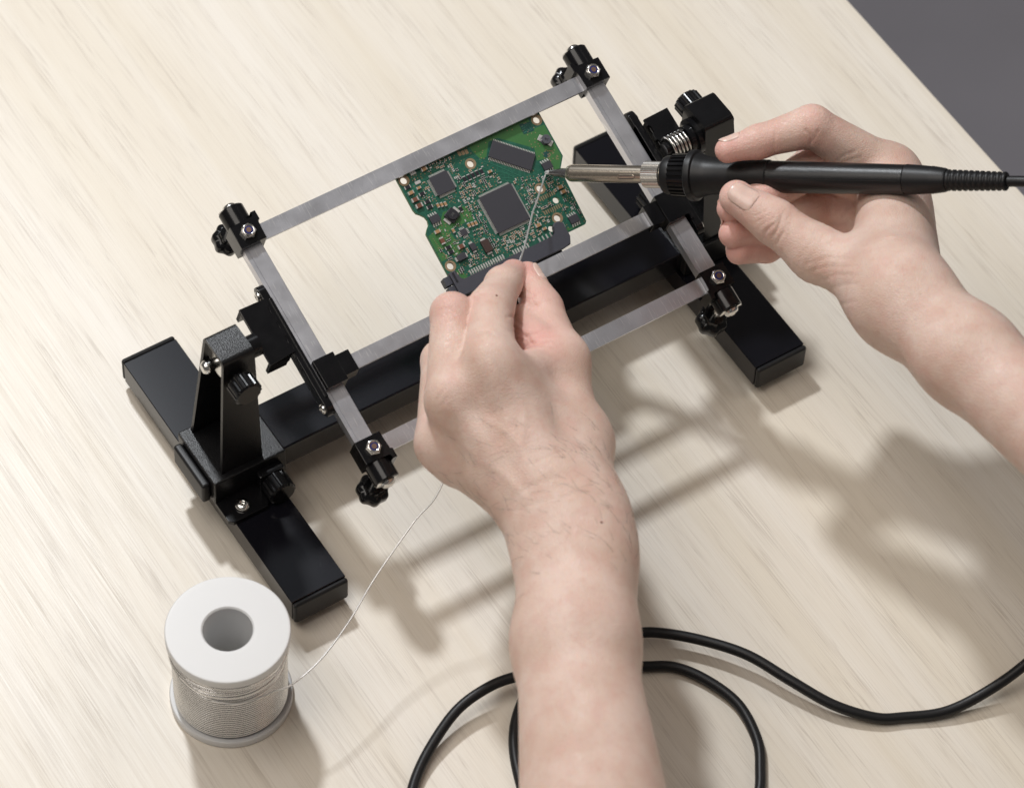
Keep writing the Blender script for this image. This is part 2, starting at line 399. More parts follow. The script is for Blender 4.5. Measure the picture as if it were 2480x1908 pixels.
def bracket(Mx, side):
    """sleeve, upright, knobs of one end; Mx maps the left end's coordinates to this end"""
    up = MB(Mx)
    prof = [(-11.8, 37), (-8.5, 112.8), (-7.7, 114.6), (-6.0, 115.4), (7.4, 115.4), (9.1, 114.6), (9.9, 112.8), (17.8, 37)]
    cx = 3.0; th = 1.9
    inn = []
    for (y, z) in prof:
        inn.append((y - th if y > cx else y + th, min(z, 115.4 - th) if z > 37 else z))
    xo = lambda z: -141 + (z - 37) / 78.4 * 5.5
    bm = up.bm; V = lambda x, y, z: bm.verts.new(Mx @ Vector((x, y, z)))
    A = [V(xo(z), y, z) for y, z in prof]; B = [V(-119.5, y, z) for y, z in prof]
    Ai = [V(xo(z), y, z) for y, z in inn]; Bi = [V(-122.5, y, z) for y, z in inn]
    n = len(prof)
    for i in range(n - 1):
        bm.faces.new((A[i], A[i + 1], B[i + 1], B[i])); bm.faces.new((Ai[i], Bi[i], Bi[i + 1], Ai[i + 1])); bm.faces.new((A[i], Ai[i], Ai[i + 1], A[i + 1]))
    bm.faces.new(B); bm.faces.new(Bi)
    u = up.build('upright', 'grain' if side < 0 else 'plastic', H, 50)
    sl = MB(Mx).box((-147, -15.2, 19.9), (-108.5, 20, 37.2), 1.2)
    sl.build('sleeve', 'grain', H)
    MB(Mx).box((-151.5, -11.5, 20.6), (-147, 16.6, 33.8), 1.4, 3).build('crossbar_cap', 'rubber', H)
    MB(Mx).prism([(-147, -15), (-126, -15), (-125, -17), (-125, -27), (-127, -29), (-145, -29), (-147, -27)], (0, 0, 19.9), (1, 0, 0), (0, 1, 0), (0, 0, 1), 2.6, 0.4).build('foot_tab', 'plastic', H)
    s1 = phillips(Mx @ Vector((-137, -22.8, 22.6)), Mx.to_3x3() @ Vector((0, 0, 1)), 3.7, H)
    hb = MB(Mx).box((-125.5, -20, 20.2), (-112, -15, 32.5), 1.2).build('knob_boss', 'plastic', H)
    ribbed(Mx @ Vector((-118.6, -20, 26)), Mx.to_3x3() @ Vector((0, -1, 0)), 7.0, 9.5, H)
    MB(Mx).cyl((-129.2, -8.6, 101), (-129.2, -12.5, 101), 4.0).build('knob_shaft', 'plastic', H)
    ribbed(Mx @ Vector((-129.2, -11.0, 101)), Mx.to_3x3() @ Vector((0, -1, 0)), 7.0, 9.0, H)
    # pivot bolt: washer and pan head in the open side of the upright
    wz = 103.0; wy = 2.2
    MB(Mx).cyl((-133.6, wy, wz), (-132.4, wy, wz), 7.6, seg=32).build('washer', 'steel', H)
    MB(Mx).cyl((-132.4, wy, wz), (-119, wy, wz), 4.6, seg=20).build('bolt_boss', 'plastic', H)
    MB(Mx).cyl((-138, wy, wz), (-133.6, wy, wz), 2.6, seg=20).build('pivot_bolt', 'steel', H)
    MB(Mx).lathe((-139.5, wy, wz), (1, 0, 0), [(-1.4, 1.0), (-1.3, 2.2), (-0.6, 2.9), (0.4, 3.3), (1.0, 3.3)], 24).build('bolt_head', 'steel', H)
    return u
bracket(ID, -1)
bracket(Matrix.Translation((8.0, 4.0, 0)) @ Matrix.Rotation(math.pi, 4, 'Z'), 1)

# tilted frame: local axes u (x), v (up the slope), n (normal)
TH = R(18.5)
FU, FV = Vector((1, 0, 0)), Vector((0, math.cos(TH), math.sin(TH)))
FN = FU.cross(FV)
FC = Vector((6.6, -4.0, 96.5))
FM = Matrix(((FU.x, FV.x, FN.x, FC.x), (FU.y, FV.y, FN.y, FC.y), (FU.z, FV.z, FN.z, FC.z), (0, 0, 0, 1)))
F3 = FM.to_3x3()
# side rails: shallow channel section with a step along the outer third of its top
for sx in (-1, 1):
    c = 94.4 * sx - (0.8 if sx < 0 else 0.6)
    sec = [(-4.7, -10), (-4.7, -4.25), (-2.9, -4.25), (-2.75, -4.0), (4.5, -4.0), (4.75, -4.25), (4.75, -10), (3.4, -10), (3.4, -5.4), (-3.4, -5.4), (-3.4, -10)]
    rl = MB(FM).prism([(c + a, n) for a, n in sec], (0, -62, 0), (1, 0, 0), (0, 0, 1), (0, 1, 0), 124).build('side_rail', 'alu', H, 20)
for v0, v1, u0, u1 in ((53.0, 61.0, -89.6, 89.0), (-21.0, -13.5, -82, 81), (-62.2, -54.0, -89.6, 89.0)):
    sec = [(v0, -4.0), (v1, -4.0), (v1, -5.5), (v0, -5.5)]
    MB(FM).prism(sec, (u0, 0, 0), (0, 1, 0), (0, 0, 1), (1, 0, 0), u1 - u0, 0.18).build('cross_bar', 'alu', H, 20)
    vm = (v0 + v1) / 2
    MB(FM).box((u0 + 2, vm - 1.0, -9.5), (u1 - 2, vm + 1.0, -5.4)).build('bar_web', 'alu', H)
# corner clamps
for su in (-1, 1):
    for sv in (-1, 1):
        uc = 94.6 * su - 0.2; vc = 58.6 * sv
        pts = [(-6.7, -6.0), (6.7, -6.0), (6.7, 3.6), (8.2, 3.6), (8.2, 8.2), (5.8, 8.2), (5.8, 5.6), (-6.7, 5.6)]
        pts = [(uc + a * (-su), vc + b * sv) for a, b in pts]
        bl = MB(FM).prism(pts, (0, 0, -13), (1, 0, 0), (0, 1, 0), (0, 0, 1), 13.0, 0.35).build('corner_clamp', 'plastic', H)
        MB(FM).lathe((uc, vc, 0.0), (0, 0, 1), [(0, 3.9), (1.6, 3.9), (2.0, 3.6)], 6).build('lock_nut', 'steel', bl, 20)
        MB(FM).lathe((uc, vc, 1.9), (0, 0, 1), [(0, 3.2), (0.7, 3.2), (1.1, 2.8), (1.1, 2.1), (0.5, 2.0)], 24).build('nut_collar', 'steel', bl, 60)
        MB(FM).cyl((uc, vc, 2.0), (uc, vc, 2.75), 1.95, seg=18).build('nylon_ring', 'nutblue', bl)
        MB(FM).cyl((uc, vc, 2.2), (uc, vc, 2.95), 1.25, seg=16).build('bolt_end', 'copper', bl)
        MB(FM).lathe((uc, vc + 5.5 * sv, -6.6), (0, sv, 0), [(0, 6.3), (9.2, 6.3), (9.8, 5.8)], 32).build('spring_barrel', 'plastic', bl)
        wav = MB(FM)
        ring = []
        for k in range(32):
            tt = 2 * math.pi * k / 32; off = 10.5 + 0.75 * math.cos(2 * tt)
            ring.append([wav.bm.verts.new(FM @ Vector((uc + rr * math.cos(tt), vc + (5.5 + off - 1) * sv, -6.6 + rr * math.sin(tt)))) for rr in (5.9, 2.0)])
        for k in range(32):
            a, b2 = ring[k], ring[(k + 1) % 32]; wav.bm.faces.new((a[0], b2[0], b2[1], a[1]))
        wo = wav.build('wave_washer', 'steel', bl)
        sm = wo.modifiers.new('thick', 'SOLIDIFY'); sm.thickness = 0.5 * MM
        phillips(FM @ Vector((uc, vc + 15.6 * sv, -6.6)), F3 @ Vector((0, sv, 0)), 3.6, bl)
        kv = 69.0 * sv
        MB(FM).cyl((uc, kv, -28), (uc, kv, -11), 2.2, seg=16).build('knob_stem', 'steel', bl)
        lob = lambda t, i: 1.0 + 0.06 * math.cos(7 * t)
        MB(FM).lathe((uc, kv, -36.0), (0, 0, 1), [(0, 5.4), (0.8, 6.9), (1.8, 7.4), (5.4, 7.4), (6.8, 6.8), (7.6, 4.8), (10.0, 4.2)], 56, lob).build('star_knob', 'plastic', bl, 45)
# sliding blocks of the middle bar, toothed side plates, swing blocks
for su in (-1, 1):
    o = -0.6 if su < 0 else 0.0
    A = lambda a: su * a + o
    b1 = MB(FM).box((min(A(87.8), A(98.8)), -24.6, -11), (max(A(87.8), A(98.8)), -9.8, 0.6), 0.35).build('bar_slider', 'plastic', H)
    MB(FM).box((min(A(80.6), A(87.75)), -22.4, -9.5), (max(A(80.6), A(87.75)), -11.6, -0.6), 0.3).build('slider_jaw', 'plastic', b1)
    pl = []
    for k in range(9): a = math.pi * k / 8; pl.append((30.5 + 4.3 * math.sin(a), -6.5 + 4.3 * math.cos(a)))
    for k in range(9): a = math.pi * k / 8; pl.append((-30.5 - 4.3 * math.sin(a), -6.5 - 4.3 * math.cos(a)))
    u0 = A(99.6); u1 = A(103.4)
    sp = MB(FM).prism(pl, (u0, 0, 0), (0, 1, 0), (0, 0, 1), (su, 0, 0), abs(u1 - u0), 0.3).build('side_plate', 'plastic', H)
    MB(FM).box((min(u0, A(101.2)), -27, -11), (max(u0, A(101.2)), 26, -1.4), 0.2).build('plate_rib', 'plastic', sp)
    for sv in (-1, 1):
        phillips(FM @ Vector((u1, 30.5 * sv, -6.5)), F3 @ Vector((su, 0, 0)), 2.4, sp)
    # swing block: toothed edge toward the plate, open channel behind
    edge = [(103.6, 26)]
    for v in (20, 12, 4):
        edge += [(103.6, v + 2.4), (105.0, v + 1.6), (105.0, v - 1.6), (103.6, v - 2.4)]
    edge += [(103.6, -2.6), (117.2, -3.6), (117.2, 26.4)]
    edge = [(A(a), b) for a, b in edge]
    sb = MB(FM).prism(edge, (0, 0, -0.2), (1, 0, 0), (0, 1, 0), (0, 0, 1), 2.2, 0.2).build('swing_block', 'plastic', H)
    MB(FM).box((min(A(104.9), A(106.9)), -2.4, -10), (max(A(104.9), A(106.9)), 25.6, -0.2)).build('block_wall', 'plastic', sb)
    MB(FM).box((min(A(107), A(117)), -3.5, -10), (max(A(107), A(117)), -1.6, -0.2)).build('block_wall', 'plastic', sb)
    MB(FM).box((min(A(107), A(117)), 24.4, -10), (max(A(107), A(117)), 26.3, -0.2)).build('block_wall', 'plastic', sb)
# pivot hubs and the exposed spring on the far side
MB().lathe((-119.6, 2.2, 102.5), (1, 0, 0), [(0, 7.4), (1.6, 7.4), (1.7, 5.4), (7.5, 5.4)], 32).build('pivot_hub', 'plastic', H)
hub = MB().lathe((127.6, 1.8, 102.5), (-1, 0, 0), [(0, 9.2), (2.6, 9.2), (2.8, 7.2), (5.4, 7.0)], 32).build('pivot_hub', 'plastic', H)
MB().cyl((110, 1.8, 102.5), (128, 1.8, 102.5), 3.4).build('pivot_shaft', 'plastic', H)
hp = [(112.5 + 11 * k / 160, 1.8 + 5.4 * math.cos(2 * math.pi * 5.5 * k / 160), 102.5 + 5.4 * math.sin(2 * math.pi * 5.5 * k / 160)) for k in range(161)]
MB().tube(hp, 0.72, 8).build('coil_spring', 'steel', H, 60)

# ------------------------------------------------------------------ circuit board (local axes: a along the frame, y up the slope, z normal)
PA = Vector((1, 0, 0)); PBd = Vector((0, 0.91283418, 0.40833046)); PNn = Vector((0, -0.40833046, 0.91283418))
PO = Vector((6.6, 49.43, 107.0))
CB = thing('circuit_board', 'green circuit board with black chips clamped in the aluminium frame', 'circuit board')
CB.matrix_world = Matrix(((PA.x, PBd.x, PNn.x, PO.x * MM), (PA.y, PBd.y, PNn.y, PO.y * MM), (PA.z, PBd.z, PNn.z, PO.z * MM), (0, 0, 0, 1)))
rnd = random.Random(7)
outline = [(-16.6, -1.5), (-16.6, 17.2), (-16.1, 19.2), (-14.6, 20.6), (-13.2, 22.4), (-12.8, 24.5), (-13.4, 26.6), (-15.2, 28.2), (-16.7, 30.0), (-16.9, 60.0),
           (44.6, 60.0), (45.0, 58.3), (56.4, 58.2), (57.3, 57.2), (58.6, 29.4), (62.9, 24.2), (62.9, -1.5)]
RINGS = [(-13.6, 2.6), (19.8, 8.8), (60.0, 3.2), (44.6, 33.7), (45.1, 50.0), (-13.6, 48.6)]
PLAIN = [(48.9, 42.0), (39.9, 53.3)]
def sheet_poly(name, mat, outer, holes, z0, z1, parent):
    bm = bmesh.new(); edges = []
    def loop(pts):
        vs = [bm.verts.new((x * MM, -y * MM, z1 * MM)) for x, y in pts]
        for i in range(len(vs)): edges.append(bm.edges.new((vs[i], vs[(i + 1) % len(vs)])))
    loop(outer)
    for (hx, hy, hr) in holes:
        loop([(hx + hr * math.cos(2 * math.pi * k / 24), hy + hr * math.sin(2 * math.pi * k / 24)) for k in range(24)])
    bmesh.ops.triangle_fill(bm, use_beauty=True, use_dissolve=False, edges=edges)
    if z0 < z1:
        r = bmesh.ops.extrude_face_region(bm, geom=list(bm.faces))
        for v in r['geom']:
            if isinstance(v, bmesh.types.BMVert): v.co.z = z0 * MM
    bmesh.ops.recalc_face_normals(bm, faces=bm.faces)
    me = bpy.data.meshes.new(name); bm.to_mesh(me); bm.free()
    return link(name, me, mat, parent, 30)
brd = sheet_poly('board', 'board', outline, [(x, y, 1.75) for x, y in RINGS] + [(x, y, 1.6) for x, y in PLAIN], -1.6, 0.0, CB)
brd.data.materials.append(M['boardedge'])
for p in brd.data.polygons:
    if abs(p.normal.z) < 0.5: p.material_index = 1
for x, y in RINGS:
    m = MB()
    for r0, r1, zz in ((1.72, 2.75, 0.05),):
        A = [m.bm.verts.new((x + r0 * math.cos(2 * math.pi * k / 28), -y + r0 * math.sin(2 * math.pi * k / 28), zz)) for k in range(28)]
        B = [m.bm.verts.new((x + r1 * math.cos(2 * math.pi * k / 28), -y + r1 * math.sin(2 * math.pi * k / 28), zz)) for k in range(28)]
        for k in range(28): m.bm.faces.new((A[k], B[k], B[(k + 1) % 28], A[(k + 1) % 28]))
    m.lathe((x, -y, -1.55), (0, 0, 1), [(0, 1.72), (1.6, 1.72)], 28, cap=False)
    m.build('mounting_ring', 'gold', CB)
# lighter copper pours under the mask
pours = [
    [(27, -1.4), (56.4, -1.4), (56.4, 6.4), (62.3, 6.8), (62.3, 24.0), (58.2, 29.0), (57.2, 33), (55, 30), (54.6, 22), (50, 21), (52, 15), (38, 3), (33, 3), (28.5, 9), (25.5, 9), (23.5, 3.6), (23.5, -1.4)],
    [(-16.3, 31.5), (-10, 30), (-4, 24), (6, 25.5), (9, 28), (7.5, 34), (3, 33), (-6, 33.5), (-4, 44), (-9, 46), (-12, 40), (-16.4, 40)],
    [(-16.4, 40.4), (-14, 40.4), (-11.6, 44.8), (-16.4, 45)],
    [(-16.4, 52.2), (-10.2, 51.6), (-9, 55), (-8, 59.6), (-16.4, 59.6)],
    [(45.5, 55.5), (48.5, 57), (56, 57.6), (45.5, 57.7)],
]
for pts in pours:
    hs = [(x, y, 2.9) for x, y in RINGS if min(p[0] for p in pts) < x - 3 < x + 3 < max(p[0] for p in pts) and min(p[1] for p in pts) < y - 3 < y + 3 < max(p[1] for p in pts)]
    sheet_poly('copper_pour', 'pour', pts, hs, 0.02, 0.02, CB)
# dark printed block with arcs, dark round mark
sheet_poly('dark_print', 'darkmark', [(50.9, 1.6), (56.6, 2.6), (56.3, 7.4), (50.7, 6.9)], [], 0.05, 0.05, CB)
for rr in (0.7, 1.3, 1.9):
    MB().tube([(54.3 + rr * math.cos(a), -4.8 + rr * math.sin(a), 0.08) for a in [2 * math.pi * k / 20 for k in range(20)]], 0.1, 5, True).build('print_ring', 'trace', CB)
for k in range(4): MB().box((51.2, -6.4 + k * 1.05, 0.05), (52.6, -6.0 + k * 1.05, 0.12)).build('print_bar', 'trace', CB)
MB().cyl((55.8, -20.2, 0.01), (55.8, -20.2, 0.06), 1.6).build('dark_print', 'darkmark', CB)
# traces
tr = MB()
tracks = [[(21, 11), (24, 12), (27, 16), (33, 20), (40, 29), (46, 30)], [(26, 10.5), (29, 13), (33, 17.5), (41, 27), (47, 28.5)], [(23, 18), (30, 21), (37, 25), (39, 29), (37.5, 37)],
          [(24, 19.5), (30, 22.5), (36, 26.5), (37, 31), (36, 39)], [(9, 7), (14, 5), (24, 6), (26, 12)], [(5, 20), (9, 22), (12, 28)], [(50, 47), (54, 49), (55.5, 54)], [(10, 42), (12, 46), (16, 49)],
          [(38, 40), (41, 41.5), (46, 41.5)], [(37, 44), (39, 47), (42, 47)], [(-2, 50), (2, 52), (10, 52)], [(20, 50), (22, 53), (30, 53)]]
for t in tracks: tr.tube([(x, -y, 0.02) for x, y in t], 0.16, 4)
tr.build('traces', 'trace', CB)['kind'] = 'stuff'

def two_tone(name, L_, W_, Hh, body, end, cap):
    """chip part: body with two metal ends, long axis x"""
    m = MB(); m.box((-L_ / 2 + cap * .6, -W_ / 2 + .04, 0), (L_ / 2 - cap * .6, W_ / 2 - .04, Hh * .96)); nb = len(m.bm.faces)
    m.box((-L_ / 2, -W_ / 2, 0.0), (-L_ / 2 + cap, W_ / 2, Hh), 0.12, 1); m.box((L_ / 2 - cap, -W_ / 2, 0.0), (L_ / 2, W_ / 2, Hh), 0.12, 1)
    m.bm.faces.ensure_lookup_table()
    for i, f in enumerate(m.bm.faces): f.material_index = 0 if i < nb else 1
    for v in m.bm.verts: v.co *= MM
    me = bpy.data.meshes.new(name); m.bm.to_mesh(me); m.bm.free(); me.materials.append(M[body]); me.materials.append(M[end]); return me
def put(me, name, x, y, rot=0, z=0.03):
    o = bpy.data.objects.new(name, me); COL.objects.link(o); o.parent = CB
    o.location = (x * MM, -y * MM, z * MM); o.rotation_euler = (0, 0, R(rot)); return o
OCC = []   # occupied (x, y, half x, half y)
me_r = two_tone('resistor', 3.2, 1.7, 0.6, 'resistor', 'tinned', 0.55)
me_ct = two_tone('capacitor', 3.1, 1.7, 1.2, 'tan', 'tinned', 0.6)
me_cb = two_tone('capacitor', 3.6, 2.1, 1.4, 'brown', 'tinned', 0.75)
me_cs = two_tone('capacitor', 2.4, 1.3, 0.9, 'tan', 'tinned', 0.55)
for me, nm, rot, lst in (
    (me_r, 'resistor', 0, [(-13.7, 6.3), (-8.9, 12.0), (-8.5, 16.5), (-8.7, 19.2), (-10.3, 40.3), (-10.2, 42.8)]),
    (me_r, 'resistor', 90, [(4.4, 26.5), (13.4, 14.4), (15.7, 14.4), (18.0, 14.4), (20.3, 14.4), (22.6, 14.5)]),
    (me_ct, 'capacitor', 0, [(-13.7, 9.4), (-2.3, 1.9), (-11.4, 31.4), (53.6, 37.4), (54.0, 40.0), (34.5, 49.3)]),
    (me_cb, 'capacitor', 0, [(-13.6, 13.2), (-13.2, 16.6), (-4.6, 42.6)]),
    (me_cs, 'capacitor', 0, [(-9.0, 8.8), (26.2, 16.2), (36.5, 52.0)]),
    (me_cs, 'capacitor', 90, [(-4.8, 20.3), (-3.0, 20.7), (-1.2, 21.1), (4.0, 35.1), (5.8, 35.3), (7.6, 35.5), (-4.1, 34.2)]),
    (me_cb, 'capacitor', 90, [(-11.5, 36.4)])):
    for x, y in lst:
        put(me, nm, x, y, rot + rnd.uniform(-1.5, 1.5)); OCC.append((x, y, 2.1 if rot == 0 else 1.3, 1.3 if rot == 0 else 2.1))
for x, y in [(-8.0, 6.2), (-7.9, 1.2)]:
    MB().box((x - 1.5, -y - 0.8, 0.02), (x + 1.5, -y + 0.8, 0.35), 0.12, 1).build('solder_pad', 'tinned', CB); OCC.append((x, y, 1.8, 1.1))
def leads(m, n, pitch, y0, y1, h=0.7, wd=0.5):
    for k in range(n):
        x = (k - (n - 1) / 2) * pitch
        m.prism([(y0, h), (y0 + (y1 - y0) * .35, h), (y0 + (y1 - y0) * .5, 0.15), (y1, 0.15), (y1, 0.02), (y0 + (y1 - y0) * .42, 0.02), (y0 + (y1 - y0) * .3, h - .15), (y0, h - .15)],
                (x * pitch / pitch - pitch * wd / 2, 0, 0), (0, 1, 0), (0, 0, 1), (1, 0, 0), pitch * wd)
def chip(name, x, y, sx, sy, h, rot, rows):
    """rows: list of (count, pitch, side) side in 'NSEW'"""
    e = bpy.data.objects.new(name, None); COL.objects.link(e); e.parent = CB; e.location = (x * MM, -y * MM, 0.03 * MM); e.rotation_euler = (0, 0, R(rot))
    m = MB().box((-sx / 2, -sy / 2, 0.15), (sx / 2, sy / 2, h), 0.18, 2)
    o = m.build('chip_body', 'chip', e)
    lm = MB()
    for n, p, side in rows:
        ang = {'N': 0, 'S': 180, 'E': -90, 'W': 90}[side]; ext = sy / 2 if side in 'NS' else sx / 2
        q = MB(); leads(q, n, p, ext - 0.1, ext + (1.15 if p < 1 else 1.5), h * .55, 0.55)
        bmesh.ops.rotate(q.bm, verts=q.bm.verts, cent=(0, 0, 0), matrix=Matrix.Rotation(R(ang), 3, 'Z'))
        tmp = bpy.data.meshes.new('t'); q.bm.to_mesh(tmp); q.bm.free(); lm.bm.from_mesh(tmp); bpy.data.meshes.remove(tmp)
    lm.build('leads', 'tinned', e)
    r = max(sx, sy) / 2 + 1.6
    OCC.append((x, y, sx / 2 + 1.7, sy / 2 + 1.7) if rot == 0 else (x, y, r * .85, r * .85))
    return e
chip('processor_chip', 23.6, 35.1, 17.6, 19.4, 1.5, 0, [(38, .44, 'N'), (38, .44, 'S'), (42, .44, 'E'), (42, .44, 'W')])
chip('driver_chip', 2.3, 11.6, 9.6, 9.8, 1.3, 0, [(20, .43, 'N'), (20, .43, 'S'), (20, .43, 'E'), (20, .43, 'W')])
chip('memory_chip', 39.8, 13.8, 21.6, 8.6, 1.2, -43.5, [(27, .78, 'N'), (27, .78, 'S')])
for x, y in [(-9.5, 25.5), (53.1, 25.4), (51.9, 54.0)]:
    e = chip('small_chip', x, y, 4.8, 3.8, 1.4, 0, [(4, 1.22, 'N'), (4, 1.22, 'S')])
chip('tiny_chip', 0.1, 37.0, 3.2, 3.2, 0.8, 0, [(4, .7, 'N'), (4, .7, 'S'), (4, .7, 'E'), (4, .7, 'W')])
def diode(x, y, sx, sy, h, rot, body):
    e = bpy.data.objects.new('diode', None); COL.objects.link(e); e.parent = CB; e.location = (x * MM, -y * MM, 0.03 * MM); e.rotation_euler = (0, 0, R(rot))
    MB().box((-sx / 2, -sy / 2, 0.2), (sx / 2, sy / 2, h), 0.3, 2).build('diode_body', body, e)
    for s in (-1, 1):
        MB().box((min(s * sx / 2, s * (sx / 2 + 1.0)) - .02, -sy * .34, 0), (max(s * sx / 2, s * (sx / 2 + 1.0)) + .02, sy * .34, .7), 0.15, 1).build('terminal', 'tinned', e)
    OCC.append((x, y, sx / 2 + 1.3, sy / 2 + .6) if rot == 0 else (x, y, sy / 2 + .6, sx / 2 + 1.3))
M['diodebrown'] = pmat('brown_epoxy', (0.052, 0.030, 0.026), 0.4)
diode(0.4, 45.2, 3.6, 2.8, 1.8, 90, 'chip'); diode(6.6, 47.6, 6.2, 4.0, 2.0, 90, 'diodebrown'); diode(-7.0, 47.2, 4.4, 3.2, 2.0, 0, 'chip')
# wound inductors
for x, y, r, rot, nm in ((58.7, 14.0, 2.5, 38, 0), (-1.1, 27.4, 3.0, 25, 1)):
    e = bpy.data.objects.new('inductor', None); COL.objects.link(e); e.parent = CB; e.location = (x * MM, -y * MM, 0.03 * MM); e.rotation_euler = (0, 0, R(rot + (90 if nm == 0 else 0)))
    for s in (-1, 1):
        MB().box((min(s * r * .7, s * r * 1.5), -r * .62, 0), (max(s * r * .7, s * r * 1.5), r * .62, .5), 0.1, 1).build('terminal', 'tinned', e)
    M['ind%d' % nm] = pmat('inductor_ferrite_%d' % nm, (0.085, 0.088, 0.105) if nm == 0 else (0.022, 0.022, 0.028), 0.35)
    if nm == 0: MB().lathe((0, 0, .2), (0, 0, 1), [(0, r), (.5, r), (.6, r * .8), (1.5, r * .8), (1.6, r), (2.2, r), (2.4, r * .92)], 8).build('ferrite_drum', 'ind0', e, 25)
    else:
        MB().box((-r, -r, .2), (r, r, 1.6), .5, 2).build('ferrite_base', 'ind1', e); MB().cyl((0, 0, 1.6), (0, 0, 2.4), r * .86, bev=.2).build('ferrite_drum', 'ind1', e)
    tx = MB()
    for (ax, ay, bx, by) in ((-.9, .5, -.3, .5), (-.3, .5, -.3, -.1), (-.3, -.1, -.9, -.5), (.2, .5, .2, -.5), (.2, .5, .7, .5), (.7, .5, .7, -.5), (.2, 0, .7, 0)):
        tx.tube([(ax, ay, 2.62 if nm == 0 else 2.42), (bx, by, 2.62 if nm == 0 else 2.42)], 0.11, 5)
    tx.build('print_mark', 'resistor' if nm == 0 else 'chipmark', e)
    OCC.append((x, y, r * 1.5, r * 1.5))
for x, y in [(17.3, 2.2), (19.1, 2.5), (20.9, 2.8)]:
    MB().box((x - .75, -y - 1.1, .01), (x + .75, -y + 1.1, .06)).build('contact_pad', 'gold', CB); OCC.append((x, y, .9, 1.2))
for (x0, x1, y, n) in ((41.8, 49.8, 38.3, 8), (40.6, 49.8, 45.2, 9)):
    for k in range(n):
        x = x0 + (x1 - x0) * k / (n - 1); MB().box((x - .3, -y - 1.0, .01), (x + .3, -y + 1.0, .06)).build('contact_pad', 'gold', CB)
    OCC.append(((x0 + x1) / 2, y, (x1 - x0) / 2 + .5, 1.3))
mp = MB(); mp.box((-.38, -1.7, 0), (.38, 1.0, .5), .12, 1); mp.box((-.3, -1.2, .4), (.3, -.2, .8), .1, 1)
for v in mp.bm.verts: v.co *= MM
mep = bpy.data.meshes.new('connector_pin'); mp.bm.to_mesh(mep); mp.bm.free(); mep.materials.append(M['tinned'])
for (x0, x1, y, n) in ((-6.6, 11.6, 55.2, 15), (17.2, 25.2, 55.6, 7), (31.6, 38.0, 55.6, 4)):
    for k in range(n): put(mep, 'connector_pin', x0 + (x1 - x0) * k / (n - 1), y)
    OCC.append(((x0 + x1) / 2, y, (x1 - x0) / 2 + .6, 1.9))
# edge connector
cn = MB()
cn.prism([(-17.2, 51.8), (-13.6, 51.8), (-13.4, 56.6), (-12.0, 57.8), (37.5, 57.8), (39.4, 56.6), (39.8, 53.4), (41.2, 51.9), (43.6, 51.9), (45.4, 53.6), (45.4, 60.6), (43.6, 64.2), (40.4, 64.6), (-15.8, 64.6), (-17.2, 63.2)],
         (0, 0, .05), (1, 0, 0), (0, -1, 0), (0, 0, 1), 3.2, .5)
co = cn.build('edge_connector', 'connector', CB)
MB().box((-16.0, -57.4, 3.2), (-15.0, -52.4, 3.45)).build('connector_slot', 'resistor', co)
MB().box((-16.6, -66.5, -5.2), (40.0, -60.6, -1.7), .4).build('connector_tongue', 'resistor', co)
MB().box((-20.6, -57.0, -3.6), (-16.9, -52.6, 1.6), .4).build('connector_lug', 'connector', co)
MB().box((-20.4, -63.5, -3.6), (-16.9, -57.5, 1.4), .4).build('connector_lug', 'connector', co)
# tiny parts and vias, too small to pick apart
def free(x, y, m=0.25):
    if not (-15.6 < x < 57.0 and 0.5 < y < 57): return False
    if y < 31 and x < -11.4 and 18 < y: return False
    for ox, oy, hx, hy in OCC:
        if abs(x - ox) < hx + m and abs(y - oy) < hy + m: return False
    for ox, oy in RINGS + PLAIN:
        if (x - ox) ** 2 + (y - oy) ** 2 < 11: return False
    return True
sm = MB(); pts = []
def tiny(x, y, rot, kind):
    i0 = len(sm.bm.faces); L_, W_, h = (1.15, .6, .45)
    a = Matrix.Translation((x, -y, .02)) @ Matrix.Rotation(rot, 4, 'Z')
    s2 = MB(a)
    if kind == 2: s2.box((-L_ / 2, -W_ / 2, 0), (L_ / 2, W_ / 2, .2)); mi = [1] * len(s2.bm.faces)
    else:
        s2.box((-L_ * .28, -W_ / 2 + .03, 0), (L_ * .28, W_ / 2 - .03, h)); mi = [0 if kind == 0 else 2] * 6
        s2.box((-L_ / 2, -W_ / 2, 0), (-L_ * .26, W_ / 2, h + .03)); s2.box((L_ * .26, -W_ / 2, 0), (L_ / 2, W_ / 2, h + .03)); mi += [1] * 12
    s2.bm.faces.ensure_lookup_table()
    for f, k in zip(s2.bm.faces, mi): f.material_index = k
    tmp = bpy.data.meshes.new('t'); s2.bm.to_mesh(tmp); s2.bm.free(); sm.bm.from_mesh(tmp); bpy.data.meshes.remove(tmp)
dens = [(-12, 12, 0, 18, 90), (8, 24, 12, 26, 110), (7, 15, 16, 48, 95), (14, 38, 44, 55, 190), (33, 40, 24, 48, 40), (38, 57, 27, 56, 120), (-15, 8, 19, 56, 75), (24, 37, 16, 26, 25), (-6, 12, 48, 54, 40)]
for x0, x1, y0, y1, n in dens:
    for _ in range(int(n * 1.4)):
        x = rnd.uniform(x0, x1); y = rnd.uniform(y0, y1)
        x = round(x / .62) * .62; y = round(y / .62) * .62
        if not free(x, y) or any((x - a) ** 2 + (y - b) ** 2 < 1.35 for a, b in pts): continue
        run = rnd.choice((1, 1, 1, 2, 3)); rot = rnd.choice((0, math.pi / 2)); kd = rnd.choice((0, 0, 1, 1, 2))
        for j in range(run):
            xx, yy = (x, y + j * .85) if rot == 0 else (x + j * .85, y)
            if free(xx, yy): tiny(xx, yy, rot, kd); pts.append((xx, yy))
so = sm.build('tiny_components', None, CB); so['kind'] = 'stuff'
for k in ('resistor', 'tinned', 'tan'): so.data.materials.append(M[k])
vm = MB(); vn = 0
